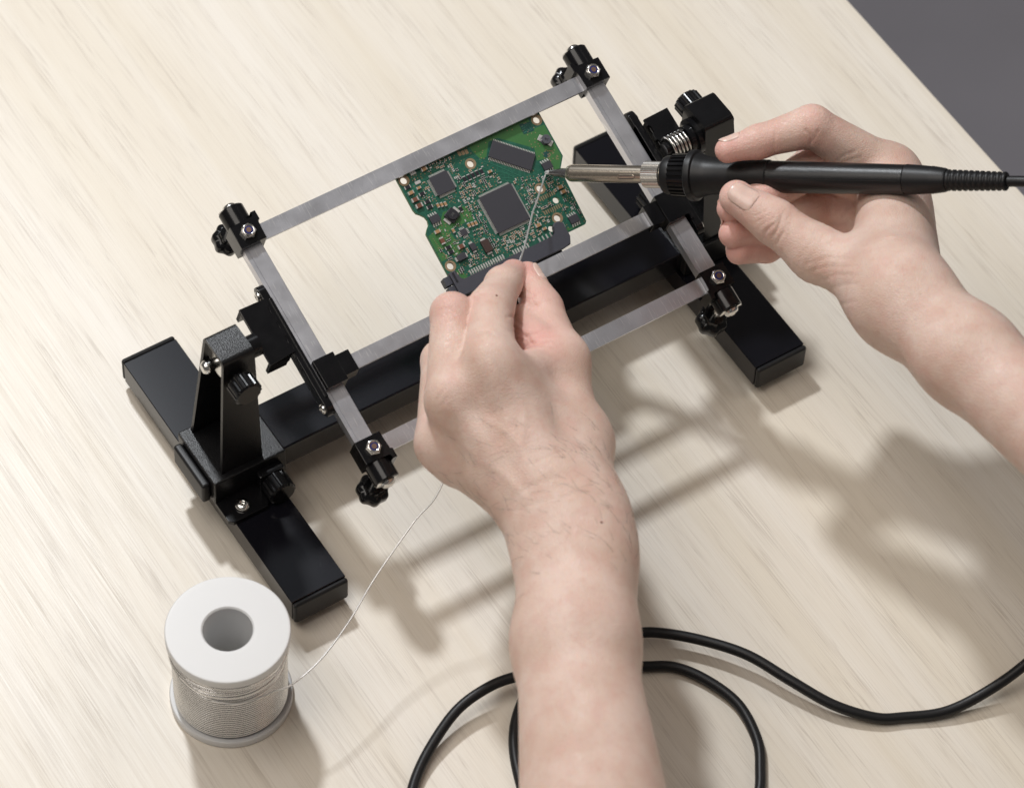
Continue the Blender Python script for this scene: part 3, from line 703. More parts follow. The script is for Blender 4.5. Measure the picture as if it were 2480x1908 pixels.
for _ in range(2600):
    x = rnd.uniform(-16, 57); y = rnd.uniform(0, 57)
    dn = any(x0 < x < x1 and y0 < y < y1 for x0, x1, y0, y1, n in dens)
    if not free(x, y, 0.0) or any((x - a) ** 2 + (y - b) ** 2 < .8 for a, b in pts) or (not dn and rnd.random() < .75): continue
    pts.append((x, y)); vn += 1
    if vn > 640: break
    vm.lathe((x, -y, .02), (0, 0, 1), [(0, .29), (.06, .27), (.06, .14), (.03, .1)], 8)
for k in range(24): x = rnd.uniform(55.5, 60.5); vm.lathe((x, -rnd.uniform(19, 25) , .02), (0, 0, 1), [(0, .3), (.06, .28), (.06, .14), (.03, .1)], 8)
for k in range(14): vm.lathe((-14.6 + .12 * k, -(33.5 + k * 1.0), .02), (0, 0, 1), [(0, .24), (.06, .22), (.06, .12), (.03, .1)], 8)
vm.build('vias', 'gold', CB)['kind'] = 'stuff'

# ------------------------------------------------------------------ soldering iron
IT = Vector((57.25, 22.87, 96.9)); ID_ = Vector((0.58315891, -0.72534616, 0.36578496)).normalized()
SI = thing('soldering_iron', 'black handled soldering iron with metal barrel, its tip on the board', 'soldering iron')
def L1(prof, name, mat, seg=48, mod=None, ang=35, parent=None):
    return MB().lathe(IT + ID_ * prof[0][0], ID_, [(d - prof[0][0], r) for d, r in prof], seg, mod).build(name, mat, parent or SI, ang)
tp = L1([(-.6, .2), (.3, .6), (1.2, .95), (4, 1.6), (8, 2.2), (12.5, 2.5)], 'tip', 'ironplate', 32)
MB().lathe(IT - ID_ * .8, ID_, [(0, .4), (.7, 1.0), (1.6, 1.15), (2.6, 1.22)], 16).build('molten_solder', 'tinned', tp)
bar = L1([(11.2, 2.6), (11.5, 3.3), (12.6, 3.95), (14, 4.15), (30, 4.15), (52, 4.15)], 'barrel', 'nickel', 40)
kn = lambda n, a: (lambda t, i: 1.0 + a * math.cos(n * t))
L1([(51.2, 5.4), (51.6, 6.1), (60, 6.1), (60.5, 5.6)], 'knurled_nut', 'collarsteel', 160, kn(40, .022), 25)
L1([(60.4, 4.7), (63, 4.7)], 'neck', 'nickel', 40)
L1([(61.8, 6.2), (62.2, 8.6), (63.4, 9.1), (65.8, 9.1), (66.4, 8.9)], 'collar', 'rubber')
rib = lambda t, i: 1.0 + .05 * (1 if (math.cos(26 * t) > -.2) else -.6)
L1([(66.2, 9.0), (66.6, 9.6), (74.8, 9.9), (75.4, 9.4)], 'ribbed_ring', 'plastic', 260, rib, 25)
L1([(75.2, 10.4), (75.4, 11.7), (75.8, 12.0), (78.0, 12.0), (78.5, 11.7), (78.9, 10.6), (80.3, 10.2), (82.6, 9.4), (85, 8.85), (90, 8.5), (108, 8.0), (114.2, 7.9), (114.8, 7.4)], 'grip', 'rubber', 56)
hd = L1([(114.4, 7.2), (115, 7.5), (150, 7.15), (180.6, 6.75)], 'handle', 'handle', 48)
sd = ID_.cross(Vector((0, 0, 1))).normalized()
cdir = (-_f - ID_ * (-_f).dot(ID_)).normalized(); sdir = ID_.cross(cdir).normalized()
def on_iron(d, r, deg): a = R(deg); return IT + ID_ * d + (cdir * math.cos(a) + sdir * math.sin(a)) * r
dn = -1 if sdir.dot(_u) > 0 else 1
MB().tube([on_iron(d, 7.55 - (d - 115) / 65.6 * .75, 12 * dn) for d in (116, 130, 150, 165, 179)], .12, 6).build('handle_seam', 'plastic', hd)
st = [(40.2 + 3.2 * 0, 0)]
ol = []
for k in range(10): a = math.pi * k / 9; ol.append((46.6 + 1.1 * math.sin(a), -1.1 * math.cos(a)))
for k in range(10): a = math.pi * k / 9; ol.append((40.2 - 1.1 * math.sin(a), 1.1 * math.cos(a)))
MB().tube([on_iron(d, 4.14, math.degrees(o / 4.15) + 24 * dn) for d, o in ol], .16, 6, True).build('barrel_slot', 'nickel', bar)
MB().tube([on_iron(d, 4.05, math.degrees(o * .8 / 4.15) + 24 * dn) for d, o in ol], .22, 6, True).build('barrel_slot', 'resistor', bar)  # black inner ring paints the shade of the recess; no slot is cut
L1([(180.7, 6.6), (181.2, 6.95), (188, 6.6), (193, 6.2), (193.4, 6.35), (199.5, 5.5), (200.4, 5.1)], 'cable_boot', 'rubber')
rp = []
for k in range(11):
    d0 = 200.2 + k * 2.65; r0 = 4.9 - k * .06
    rp += [(d0, r0 - .5), (d0 + .5, r0), (d0 + 1.5, r0), (d0 + 2.0, r0 - .5)]
L1(rp, 'strain_relief', 'rubber', 32, None, 50)
e0 = IT + ID_ * 228
cable_pts = [e0, e0 + ID_ * 10, e0 + ID_ * 24 + Vector((0, 0, -2)), e0 + ID_ * 48 + Vector((4, 0, -12)), e0 + ID_ * 80 + Vector((14, 0, -40)), e0 + ID_ * 105 + Vector((30, -4, -95))]
MB().tube(smooth_path(cable_pts, 8), 2.5, 14).build('cable', 'rubber', SI, 60)

# ------------------------------------------------------------------ solder spool
SPX, SPY = -186.2, -97.0
SP = thing('solder_spool', 'white plastic spool wound with shiny solder wire on the table', 'solder spool', (SPX, SPY, 0))
def flange(z0, z1, name):
    return MB().lathe((0, 0, z0), (0, 0, 1), [(0, 11.3), (0, 27.6), (.5, 28.1), (z1 - z0 - .8, 28.1), (z1 - z0 - .2, 27.7), (z1 - z0, 27.0), (z1 - z0, 11.9), (z1 - z0 - .7, 11.2), (0, 11.3)], 96, None, False).build(name, 'white', SP, 40)
flange(0, 4.2, 'bottom_flange'); flange(51.2, 56.2, 'top_flange')
MB().lathe((0, 0, 0.2), (0, 0, 1), [(0, 11.25), (55, 11.25), (55, 13.0), (0, 13.0), (0, 11.25)], 64, None, False).build('core', 'white', SP, 40)
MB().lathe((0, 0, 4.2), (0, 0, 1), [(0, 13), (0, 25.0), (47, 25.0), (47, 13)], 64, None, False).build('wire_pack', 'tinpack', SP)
turns = 26; hp = []
for k in range(turns * 96):
    q = k / 96; zz = 5.1 + q * 1.62; rr = 25.3 + (.25 * math.sin(q * 2.1) if q > 19 else 0)
    hp.append((rr * math.cos(2 * math.pi * q), rr * math.sin(2 * math.pi * q), zz))
MB().tube(hp, .82, 10).build('wire_winding', 'tin', SP, 60)
for k, (z0, tilt, ph, rr) in enumerate(((46.0, 2.2, .2, 26.3), (47.2, 1.6, .7, 26.4), (44.8, 3.2, .4, 26.5), (48.2, 1.0, 1.2, 26.3), (43.0, 4.2, .1, 26.7), (42.2, 3.4, -.3, 26.6), (49.4, .5, .5, 26.4))):
    MB().tube([(rr * math.cos(a), rr * math.sin(a), z0 + tilt * math.cos(a + math.pi * .62 + ph)) for a in [2 * math.pi * j / 72 for j in range(72)]], .62, 7, True).build('loose_turn', 'tin', SP, 60)
# strand running from the spool under the hand to the iron's tip
WIRE_OUT = [(-19.6, -18.2, 37.5), (-11.4, -24.4, 36.6), (-1.5, -27.0, 36.0), (7.5, -27.8, 36.2), (15.7, -29.4, 37.2), (31.5, -26.6, 40), (51.0, -18.5, 44), (72.6, -7.0, 50), (98.8, 3.5, 60), (116.8, 8.6, 70), (150, 35, 92)]
PIN = Vector((4.6, -32.8, 119.0))
tipw = IT + Vector((-.6, -.3, -.2))
WP = [Vector(p) + Vector((SPX, SPY, 0)) for p in WIRE_OUT] + [Vector((-14, -50, 112)), PIN]
k1 = PIN.lerp(tipw, .22) + Vector((.6, 0, 1.0)); k2 = PIN.lerp(tipw, .58) + Vector((-1.2, -.6, 1.0)); k3 = PIN.lerp(tipw, .70) + Vector((-.6, -.4, .8))
WP += [k1, k2, k3, tipw]
MB().tube([p - Vector((SPX, SPY, 0)) for p in smooth_path(WP, 10)], .44, 12).build('solder_strand', 'strand', SP, 60)

# ------------------------------------------------------------------ cable lying on the table
PC = [(-166, -225, 2.6), (-150, -194, 2.6), (-141, -182, 3), (-126, -171, 5), (-106, -162, 9), (-88, -160, 11), (-73, -162, 11), (-50, -168, 9), (-32, -175, 5), (-19, -183, 3.0), (-6, -191, 2.6), (3, -205, 2.6), (8, -223, 2.6), (5, -242, 2.6), (-2, -255, 2.6),
      (-14, -269, 2.6), (-40, -282, 2.6), (-72, -284, 2.6), (-97, -262, 2.6), (-104, -230, 2.6), (-97, -200, 2.6), (-84, -178, 3.5), (-62, -163, 5), (-38, -161, 7), (-14, -169, 8), (-2, -176, 8), (12, -190, 8.5), (24, -207, 9.5), (33, -227, 8.5), (43.5, -247, 6), (57, -261.5, 3.5), (69, -268, 2.6), (87, -276, 3.5), (108, -279, 8), (130, -279, 15), (160, -275, 26), (200, -268, 40)]
pc = MB().tube(smooth_path(PC, 8), 2.5, 16).build('power_cable', 'rubber', None, 60)
pc['label'] = 'black rubber cable looping on the table under the left forearm'; pc['category'] = 'cable'

# ------------------------------------------------------------------ hands: one continuous skin surface each
def smin(a, b, k):
    h = np.maximum(k - np.abs(a - b), 0.0) / k
    return np.minimum(a, b) - h * h * k * 0.25
class Field:
    def __init__(s, lo, hi, res):
        s.lo = np.array(lo, np.float32); s.res = res
        s.n = np.ceil((np.array(hi) - np.array(lo)) / res).astype(int) + 1
        s.ax = [s.lo[i] + res * np.arange(s.n[i], dtype=np.float32) for i in range(3)]
    def cones(s, cs, k, reach=14.0):
        """smooth union of tapered capsules (p0, r0, p1, r1[, (flat dir, ratio)])"""
        out = np.full(s.n, 60.0, np.float32)
        for c in cs:
            a, r0, b, r1 = np.array(c[0], np.float32), c[1], np.array(c[2], np.float32), c[3]
            mr = max(r0, r1) + reach
            lo = np.minimum(a, b) - mr; hi = np.maximum(a, b) + mr
            sl = []
            for i in range(3):
                i0 = max(0, int((lo[i] - s.lo[i]) / s.res)); i1 = min(s.n[i], int((hi[i] - s.lo[i]) / s.res) + 2); sl.append(slice(i0, max(i0 + 1, i1)))
            X = s.ax[0][sl[0]][:, None, None] - a[0]; Y = s.ax[1][sl[1]][None, :, None] - a[1]; Z = s.ax[2][sl[2]][None, None, :] - a[2]
            ba = b - a; l2 = float(ba @ ba)
            t = np.clip((X * ba[0] + Y * ba[1] + Z * ba[2]) / l2, 0, 1)
            dx = X - t * ba[0]; dy = Y - t * ba[1]; dz = Z - t * ba[2]
            if len(c) > 4:
                fd = np.array(c[4][0], np.float32); q = c[4][1]
                m = (dx * fd[0] + dy * fd[1] + dz * fd[2]) * (1 / q - 1)
                dx = dx + m * fd[0]; dy = dy + m * fd[1]; dz = dz + m * fd[2]
            ts = t * t * (3 - 2 * t)
            d = np.sqrt(dx * dx + dy * dy + dz * dz) - (r0 + (r1 - r0) * ts)
            S = tuple(sl); out[S] = smin(out[S], d.astype(np.float32), k)
        return out
    def mesh(s, F):
        ins = F < 0
        nx, ny, nz = s.n
        c = np.zeros((nx - 1, ny - 1, nz - 1), np.int8)
        for i in (0, 1):
            for j in (0, 1):
                for k in (0, 1): c += ins[i:nx - 1 + i, j:ny - 1 + j, k:nz - 1 + k]
        cells = np.argwhere((c > 0) & (c < 8))
        idx = -np.ones(c.shape, np.int64); idx[tuple(cells.T)] = np.arange(len(cells))
        acc = np.zeros((len(cells), 3)); cnt = np.zeros(len(cells))
        cor = [(i, j, k) for i in (0, 1) for j in (0, 1) for k in (0, 1)]
        for p in cor:
            for a in range(3):
                if p[a] == 1: continue
                q = list(p); q[a] = 1
                f0 = F[cells[:, 0] + p[0], cells[:, 1] + p[1], cells[:, 2] + p[2]]; f1 = F[cells[:, 0] + q[0], cells[:, 1] + q[1], cells[:, 2] + q[2]]
                m = (f0 < 0) != (f1 < 0); t = np.where(m, f0 / np.where(m, f0 - f1, 1), 0)
                pos = np.array(p, float)[None, :].repeat(len(cells), 0); pos[:, a] += t
                acc[m] += pos[m]; cnt[m] += 1
        V = s.lo + (cells + acc / cnt[:, None]) * s.res
        Q = []
        for a in range(3):
            b, d = (a + 1) % 3, (a + 2) % 3
            sl0 = [slice(None)] * 3; sl1 = [slice(None)] * 3
            sl0[a] = slice(0, s.n[a] - 1); sl1[a] = slice(1, s.n[a])
            A = ins[tuple(sl0)]; B = ins[tuple(sl1)]
            e = np.argwhere(A != B); e = e[(e[:, b] > 0) & (e[:, d] > 0) & (e[:, b] < s.n[b] - 1) & (e[:, d] < s.n[d] - 1)]
            fl = A[tuple(e.T)]
            def ci(db, dd):
                q = e.copy(); q[:, b] += db; q[:, d] += dd; return idx[tuple(q.T)]
            quad = np.stack([ci(-1, -1), ci(0, -1), ci(0, 0), ci(-1, 0)], 1)
            quad[~fl] = quad[~fl][:, ::-1]; Q.append(quad)
        return V, np.concatenate(Q)
def relax(V, Q, it=3, lam=0.5):
    e = np.concatenate([Q[:, [0, 1]], Q[:, [1, 2]], Q[:, [2, 3]], Q[:, [3, 0]]])
    deg = np.bincount(e.ravel(), minlength=len(V))[:, None]
    for i in range(it):
        acc = np.zeros_like(V)
        for c in range(3):
            acc[:, c] = np.bincount(e[:, 0], V[e[:, 1], c], len(V)) + np.bincount(e[:, 1], V[e[:, 0], c], len(V))
        V = V + ((acc / np.maximum(deg, 1)) - V) * (lam if i % 2 == 0 else -lam * 1.02)
    return V
def hand(name, label, P, palm, fingers, creases, flush, lines=(), res=0.9):
    P = {k: np.array(v, float) for k, v in P.items()}
    allc = palm + [c for f in fingers for c in f]
    g = lambda c: (P[c[0]] if isinstance(c[0], str) else np.array(c[0], float), c[1], P[c[2]] if isinstance(c[2], str) else np.array(c[2], float), c[3]) + tuple(c[4:])
    palm = [g(c) for c in palm]; fingers = [[g(c) for c in f] for f in fingers]
    pts = np.array([p for c in palm + [c for f in fingers for c in f] for p in (c[0] - max(c[1], c[3]) - 4, c[0] + max(c[1], c[3]) + 4, c[2] - max(c[1], c[3]) - 4, c[2] + max(c[1], c[3]) + 4)])
    F = Field(pts.min(0), pts.max(0), res)
    base = F.cones(palm, 11.0)
    D = base.copy()
    for f in fingers:
        d = F.cones(f, 2.2)
        D = smin(D, smin(base, d, 5.5), 0.4)
    V, Q = F.mesh(D)
    V = relax(V, Q, 4)
    # vertex normals for the creases
    fn = np.cross(V[Q[:, 2]] - V[Q[:, 0]], V[Q[:, 3]] - V[Q[:, 1]])
    vn = np.zeros_like(V)
    for k in range(4):
        for c in range(3): vn[:, c] += np.bincount(Q[:, k], fn[:, c], len(V))
    vn /= np.linalg.norm(vn, axis=1)[:, None] + 1e-9
    rs = np.random.RandomState(3)
    for (c, ax, half, rad, wd, dep) in creases:
        c = np.array(c if not isinstance(c, str) else P[c], float); ax = np.array(ax, float); ax /= np.linalg.norm(ax)
        q = V - c; s_ = q @ ax
        rr = np.linalg.norm(q - s_[:, None] * ax, axis=1)
        wob = 0.5 * np.sin(q[:, 0] * .55 + q[:, 1] * .4 + half) + .35 * np.sin(q[:, 2] * .8)
        mask = np.exp(-(rr / rad) ** 4)
        V = V - vn * (dep * np.exp(-((s_ - half + wob) / wd) ** 2) * mask)[:, None]
    fdir = np.array(_f)
    for (pts_, wd, amp, sharp) in lines:
        pl = np.array(pts_, float); best = np.full(len(V), 1e9); tb = np.zeros(len(V))
        near = np.where((np.abs((V - pl.mean(0)) @ fdir) < 30) & (vn @ fdir < 0.1))[0]
        nseg = len(pl) - 1
        for i in range(nseg):
            a = pl[i]; ab_ = pl[i + 1] - a; ab_ = ab_ - fdir * (ab_ @ fdir)
            q = V[near] - a; q = q - np.outer(q @ fdir, fdir)
            t = np.clip(q @ ab_ / (ab_ @ ab_), 0, 1)
            d = np.linalg.norm(q - np.outer(t, ab_), axis=1)
            up = d < best[near]; best[near[up]] = d[up]; tb[near[up]] = (i + t[up]) / nseg
        fade = np.clip(np.minimum(tb, 1 - tb) * 6 + (0.15 if sharp else 0.0), 0, 1)
        V = V + vn * (amp * np.exp(-(best / wd) ** 2) * fade)[:, None]
    fl = np.zeros(len(V))
    for (c, rad, amt) in flush:
        c = np.array(c if not isinstance(c, str) else P[c], float)
        fl = np.maximum(fl, amt * np.exp(-(np.linalg.norm(V - c, axis=1) / rad) ** 2))
    me = bpy.data.meshes.new(name)
    me.from_pydata((V * MM).tolist(), [], Q.tolist())
    at = me.attributes.new('flush', 'FLOAT', 'POINT'); at.data.foreach_set('value', fl.astype(np.float32))
    o = link(name, me, 'skin', None, None)
    o['label'] = label; o['category'] = 'hand'
    return o, P, V, Q, vn
def nail(o, V, Q, c, along, normal, wid, length, r=7.0, lift=0.22):
    """curved plate pressed onto the fingertip from the outside"""
    bvh = BVHTree.FromPolygons(V.tolist(), Q.tolist())
    c = Vector(c); t = Vector(along).normalized(); n = Vector(normal); n = (n - t * n.dot(t)).normalized(); sd = t.cross(n)
    c = c + t * (r * .5 - length / 2)
    nu, nv = 15, 11; m = MB(); grid = {}
    for i in range(nu):
        a = -1 + 2 * i / (nu - 1)
        wf = (1 - abs(a) ** 4 * (.75 if a > 0 else .35)) ** .5
        for j in range(nv):
            b = -1 + 2 * j / (nv - 1)
            p = c + t * (a * length / 2 - (b * b) * .7 * (1 if a > .5 else 0)); ang = b * wf * (wid / 2) / r
            d = (n * math.cos(ang) + sd * math.sin(ang)).normalized()
            h = bvh.ray_cast(p + d * r * 1.7, -d, r * 2)
            q = h[0] if h[0] else p + d * r
            rad = (q - p).length
            flat = r * .0
            grid[i, j] = m.bm.verts.new(p + d * (rad + lift * (1 - 2.2 * b ** 4) + (.2 if i > nu - 3 else 0) - (.45 if i == 0 else 0) - (.15 if i == 1 else 0)))
    for i in range(nu - 1):
        for j in range(nv - 1): m.bm.faces.new((grid[i, j], grid[i + 1, j], grid[i + 1, j + 1], grid[i, j + 1]))
    bmesh.ops.smooth_vert(m.bm, verts=m.bm.verts, factor=.5, use_axis_x=True, use_axis_y=True, use_axis_z=True)
    x = m.build('fingernail', 'nail', o, 60)
    md = x.modifiers.new('thick', 'SOLIDIFY'); md.thickness = .45 * MM; md.offset = 0
    return x

VIEWD = tuple(_f)
LLINES = [([(-21.6, -68.6, 142.8), (-20.7, -71.3, 141.6), (-19.6, -75.2, 139.7)], 0.55, -0.5, 1), ([(-23.5, -71.6, 140.2), (-21.6, -75.0, 139.0), (-21.0, -78.2, 137.3)], 0.55, -0.5, 1), ([(-24.4, -73.9, 138.5), (-20.8, -78.0, 137.6), (-19.1, -80.8, 136.6)], 0.55, -0.5, 1), ([(-25.2, -76.6, 136.5), (-20.5, -80.3, 136.3), (-18.3, -83.5, 135.3)], 0.55, -0.5, 1), ([(-25.1, -67.8, 141.8), (-21.9, -69.1, 142.4), (-19.9, -69.3, 143.1)], 0.55, -0.5, 1), ([(-34.3, -52.3, 147.2), (-31.7, -52.9, 147.9), (-29.6, -53.9, 148.2)], 0.55, -0.5, 1), ([(-34.6, -53.5, 146.3), (-32.1, -54.4, 146.9), (-29.0, -55.0, 147.8)], 0.55, -0.5, 1), ([(-34.8, -54.5, 145.7), (-31.7, -55.8, 146.2)], 0.55, -0.5, 1), ([(-36.9, -65.9, 138.0), (-33.6, -67.7, 138.3), (-31.9, -71.3, 136.9)], 0.55, -0.5, 1), ([(-40.7, -67.1, 135.7), (-36.8, -69.2, 136.1), (-33.0, -73.8, 135.0)], 0.55, -0.5, 1), ([(-0.3, -46.9, 121.4), (1.6, -49.5, 120.6), (2.6, -53.8, 118.4)], 0.5, -0.35, 1), ([(0.4, -50.2, 119.7), (1.0, -53.5, 117.9), (1.4, -58.1, 115.4)], 0.5, -0.35, 1), ([(-4.4, -54.4, 115.1), (0.7, -54.0, 117.5), (3.4, -55.4, 117.8)], 0.5, -0.35, 1), ([(-47.9, -48.3, 143.9), (-45.2, -48.9, 144.7), (-42.6, -51.0, 144.5)], 0.5, -0.3, 1), ([(-49.1, -49.6, 142.6), (-45.9, -50.7, 143.4), (-43.0, -53.2, 143.0)], 0.5, -0.3, 1), ([(-46.3, -47.2, 145.2), (-43.5, -48.2, 145.8), (-40.9, -50.3, 145.7)], 0.5, -0.3, 1), ([(-56.7, -134.5, 132.2), (-49.0, -136.2, 134.4), (-37.8, -139.3, 137.2), (-25.8, -148.4, 136.8)], 0.7, -0.2, 1), ([(-66.1, -141.4, 124.2), (-56.0, -142.1, 128.0), (-45.9, -145.6, 130.1), (-33.0, -153.1, 131.0)], 0.7, -0.2, 1), ([(-71.4, -144.5, 120.1), (-59.4, -147.8, 123.1), (-42.5, -154.3, 126.4), (-31.8, -162.5, 125.9)], 0.7, -0.2, 1), ([(-71.9, -94.8, 149.5), (-74.7, -96.6, 147.3), (-78.8, -96.1, 145.8)], 0.7, -0.2, 1), ([(-71.0, -91.8, 151.7), (-75.3, -93.3, 149.0), (-77.2, -95.0, 147.2)], 0.7, -0.2, 1), ([(-49.8, -90.2, 155.2), (-52.3, -107.4, 144.0), (-54.1, -127.7, 131.1), (-55.3, -147.1, 119.1)], 4.0, 0.7, 0), ([(-69.9, -94.7, 144.2), (-67.4, -112.1, 134.9), (-63.8, -132.3, 124.3), (-59.0, -147.6, 117.3)], 4.0, 0.6, 0), ([(-44.1, -102.5, 150.3), (-45.0, -115.6, 142.2), (-52.5, -125.1, 133.3), (-52.5, -139.5, 124.8)], 1.8, 0.28, 0), ([(-59.9, -96.8, 147.2), (-60.4, -109.3, 139.4), (-53.5, -120.9, 135.4), (-52.8, -127.1, 132.0)], 1.8, 0.25, 0), ([(-73.7, -109.5, 133.8), (-70.5, -120.2, 128.8), (-64.8, -128.1, 126.4), (-59.7, -142.8, 119.8)], 1.8, 0.25, 0)]
RLINES = [([(95.7, -93.7, 145.9), (98.8, -91.5, 148.5), (101.7, -91.0, 150.0), (103.6, -91.2, 150.6)], 0.5, -0.55, 1), ([(98.6, -94.9, 146.4), (102.9, -93.7, 148.9), (106.4, -91.7, 151.5), (108.0, -89.5, 153.5)], 0.5, -0.6, 1), ([(99.5, -97.9, 144.9), (103.6, -96.5, 147.5), (105.7, -95.9, 148.8)], 0.5, -0.55, 1), ([(97.5, -84.1, 152.4), (101.5, -84.7, 153.7), (104.1, -85.7, 154.2)], 0.5, -0.35, 1), ([(97.0, -86.4, 150.8), (101.5, -86.7, 152.5), (104.6, -87.6, 153.2)], 0.5, -0.35, 1), ([(96.8, -88.6, 149.4), (101.0, -88.3, 151.3), (104.8, -89.1, 152.4)], 0.5, -0.3, 1), ([(97.5, -91.3, 148.1), (100.3, -90.8, 149.5)], 0.5, -0.35, 1), ([(104.7, -99.2, 146.4), (108.5, -96.9, 149.3), (109.3, -94.2, 151.3)], 0.5, -0.3, 1), ([(141.3, -58.8, 160.9), (142.4, -62.8, 159.0), (140.7, -65.6, 156.7)], 0.55, -0.5, 1), ([(139.9, -65.1, 156.6), (143.3, -64.6, 158.3), (146.9, -62.5, 161.1)], 0.55, -0.4, 1), ([(129.4, -52.6, 159.7), (127.5, -55.9, 156.9), (125.7, -59.3, 154.2)], 0.55, -0.35, 1), ([(146.7, -77.1, 152.3), (151.5, -77.0, 154.4), (158.3, -78.7, 156.2)], 0.55, -0.4, 1), ([(147.8, -77.9, 152.3), (152.9, -79.8, 153.3), (159.4, -82.0, 154.7)], 0.55, -0.35, 1), ([(134.0, -95.5, 136.1), (140.0, -96.1, 138.2), (145.3, -93.7, 141.9)], 0.55, -0.4, 1), ([(134.3, -97.6, 134.9), (142.0, -99.3, 137.1), (147.3, -96.9, 140.8)], 0.55, -0.35, 1), ([(103.4, -116.0, 148.2), (113.1, -119.0, 150.4), (120.9, -125.2, 150.0)], 0.7, -0.25, 1), ([(101.1, -118.4, 145.8), (111.4, -121.7, 148.1), (120.3, -128.7, 147.7)], 0.7, -0.25, 1), ([(103.1, -124.0, 143.3), (112.6, -126.2, 145.9), (120.4, -132.5, 145.4)], 0.7, -0.22, 1), ([(103.7, -128.2, 141.0), (113.4, -131.2, 143.3), (121.5, -137.0, 143.2)], 0.7, -0.22, 1), ([(105.6, -135.1, 137.7), (115.9, -139.8, 139.2), (124.0, -145.6, 139.2)], 0.7, -0.25, 1), ([(141.9, -112.2, 154.2), (142.0, -124.9, 146.6), (140.9, -137.0, 139.0), (143.5, -148.2, 133.4)], 4.5, 0.6, 0), ([(116.6, -120.8, 144.7), (122.2, -131.9, 140.4), (129.5, -144.2, 136.1)], 3.5, 0.5, 0)]
LP = {
  'it': (2.1, -33.5, 118.0),
  'id_': (-8.6, -41.0, 125.1),
  'ip': (-26.7, -57.7, 136.0),
  'im': (-45.3, -87.2, 145.3),
  'mt': (-19.4, -38.7, 103.4),
  'md': (-31.1, -44.1, 120.1),
  'mp': (-42.5, -51.5, 138.1),
  'mm': (-65.8, -88.3, 133.7),
  'rt': (-29.3, -53.2, 98.1),
  'rd': (-39.2, -51.0, 107.6),
  'rp': (-51.1, -57.4, 116.2),
  'rm': (-72.8, -91.0, 109.3),
  'pt': (-35.8, -65.8, 82.9),
  'pd': (-45.0, -65.4, 91.7),
  'pp': (-55.1, -72.5, 98.1),
  'pm': (-68.0, -100.1, 101.0),
  'tt': (8.3, -35.7, 114.3),
  'ti': (3.6, -56.0, 115.1),
  'tm': (-6.2, -86.3, 117.7),
  'tc': (-23.7, -122.9, 110.8),
  'q1': (-41.9, -162.0, 117.0),
  'q2': (-55.1, -184.1, 118.2),
  'q3': (-75.8, -217.8, 124.1),
  'im_k': (-46.5, -87.7, 151.9),
  'mm_k': (-66.6, -88.3, 139.5),
  'rm_k': (-73.4, -91.9, 113.5),
  'x1': (-7.1, -56.5, 115.2),
  'x2': (-11.3, -74.2, 120.2),
  'w': (-49.8, -150.0, 116.0),
  'w2': (-58.2, -166.2, 117.6),
  'im_p': (-45.9, -94.7, 141.8),
  'mm_p': (-63.9, -95.7, 131.5),
  'rm_p': (-70.0, -98.1, 110.1),
  'f0': (-55.8, -172.2, 115.1),
  'f1': (-81.7, -214.0, 116.5),
  'f2': (-124.5, -296.1, 121.4),
}
RP = {
  'it': (109.6, -45.0, 151.0),
  'id_': (124.4, -49.0, 152.3),
  'ip': (147.6, -57.0, 157.2),
  'im': (175.6, -83.4, 133.4),
  'mt': (98.7, -65.1, 137.0),
  'md': (117.8, -65.2, 132.5),
  'mp': (150.3, -60.4, 131.6),
  'mm': (175.9, -92.8, 128.0),
  'rt': (95.4, -72.6, 128.6),
  'rd': (112.3, -73.3, 122.9),
  'rp': (152.4, -71.3, 113.6),
  'rm': (171.6, -102.8, 125.1),
  'pt': (97.0, -77.0, 119.3),
  'pd': (113.6, -76.8, 111.5),
  'pp': (150.1, -70.1, 98.5),
  'pm': (164.9, -112.8, 123.8),
  'tt': (99.1, -68.0, 147.8),
  'ti': (107.6, -87.3, 144.8),
  'tm': (116.2, -109.5, 140.1),
  'tc': (129.8, -145.1, 146.8),
  'w': (128.5, -149.6, 151.0),
  'w2': (132.3, -170.6, 157.4),
  'f0': (125.5, -161.0, 155.3),
  'f1': (127.6, -202.6, 162.3),
  'f2': (132.0, -296.8, 176.1),
}

# --- left hand: palm down, index and thumb pinching the solder
FL = (-_f).normalized()
lpalm = [('w', 17.5, 'im_p', 11.0), ('w', 17, 'mm_p', 11.0), ('w', 16, 'rm_p', 10.6), ('w', 15.5, 'pm', 9.6),
         ('tc', 13.5, 'tm', 11.6), ('w', 17, 'tc', 14.0), ('tc', 13.5, 'q1', 16.5), ('q1', 16.2, 'q2', 16.8), ('q2', 16.8, 'q3', 15.0), ('tm', 9.0, 'im_p', 9.5), ('tc', 14, 'im_p', 10.5),
         ('f0', 23.4, 'w', 22.0, (tuple(FL), .76)), ('f0', 24.2, 'f1', 25.2, (tuple(FL), .82)), ('f1', 25.2, 'f2', 30.5, (tuple(FL), .85))]
lpalm += [('im_k', 8.5, 'im', 9.5), ('mm_k', 8.5, 'mm', 9.5), ('rm_k', 8.0, 'rm', 9.0)]
lfing = [[('im', 11.6, 'ip', 10.8), ('ip', 10.8, 'id_', 8.3), ('id_', 8.3, 'it', 6.6)],
         [('mm', 11.2, 'mp', 9.6), ('mp', 9.6, 'md', 8.4), ('md', 8.4, 'mt', 7.2)],
         [('rm', 10.6, 'rp', 9.2), ('rp', 9.2, 'rd', 8.0), ('rd', 8.0, 'rt', 7.0)],
         [('pm', 9.6, 'pp', 7.9), ('pp', 7.9, 'pd', 7.0), ('pd', 7.0, 'pt', 6.2)],
         [('tm', 11.0, 'ti', 9.4), ('ti', 9.6, 'tt', 6.8), ('x1', 7.5, 'x2', 9.5), ('x2', 9.5, 'tm', 10.5)]]
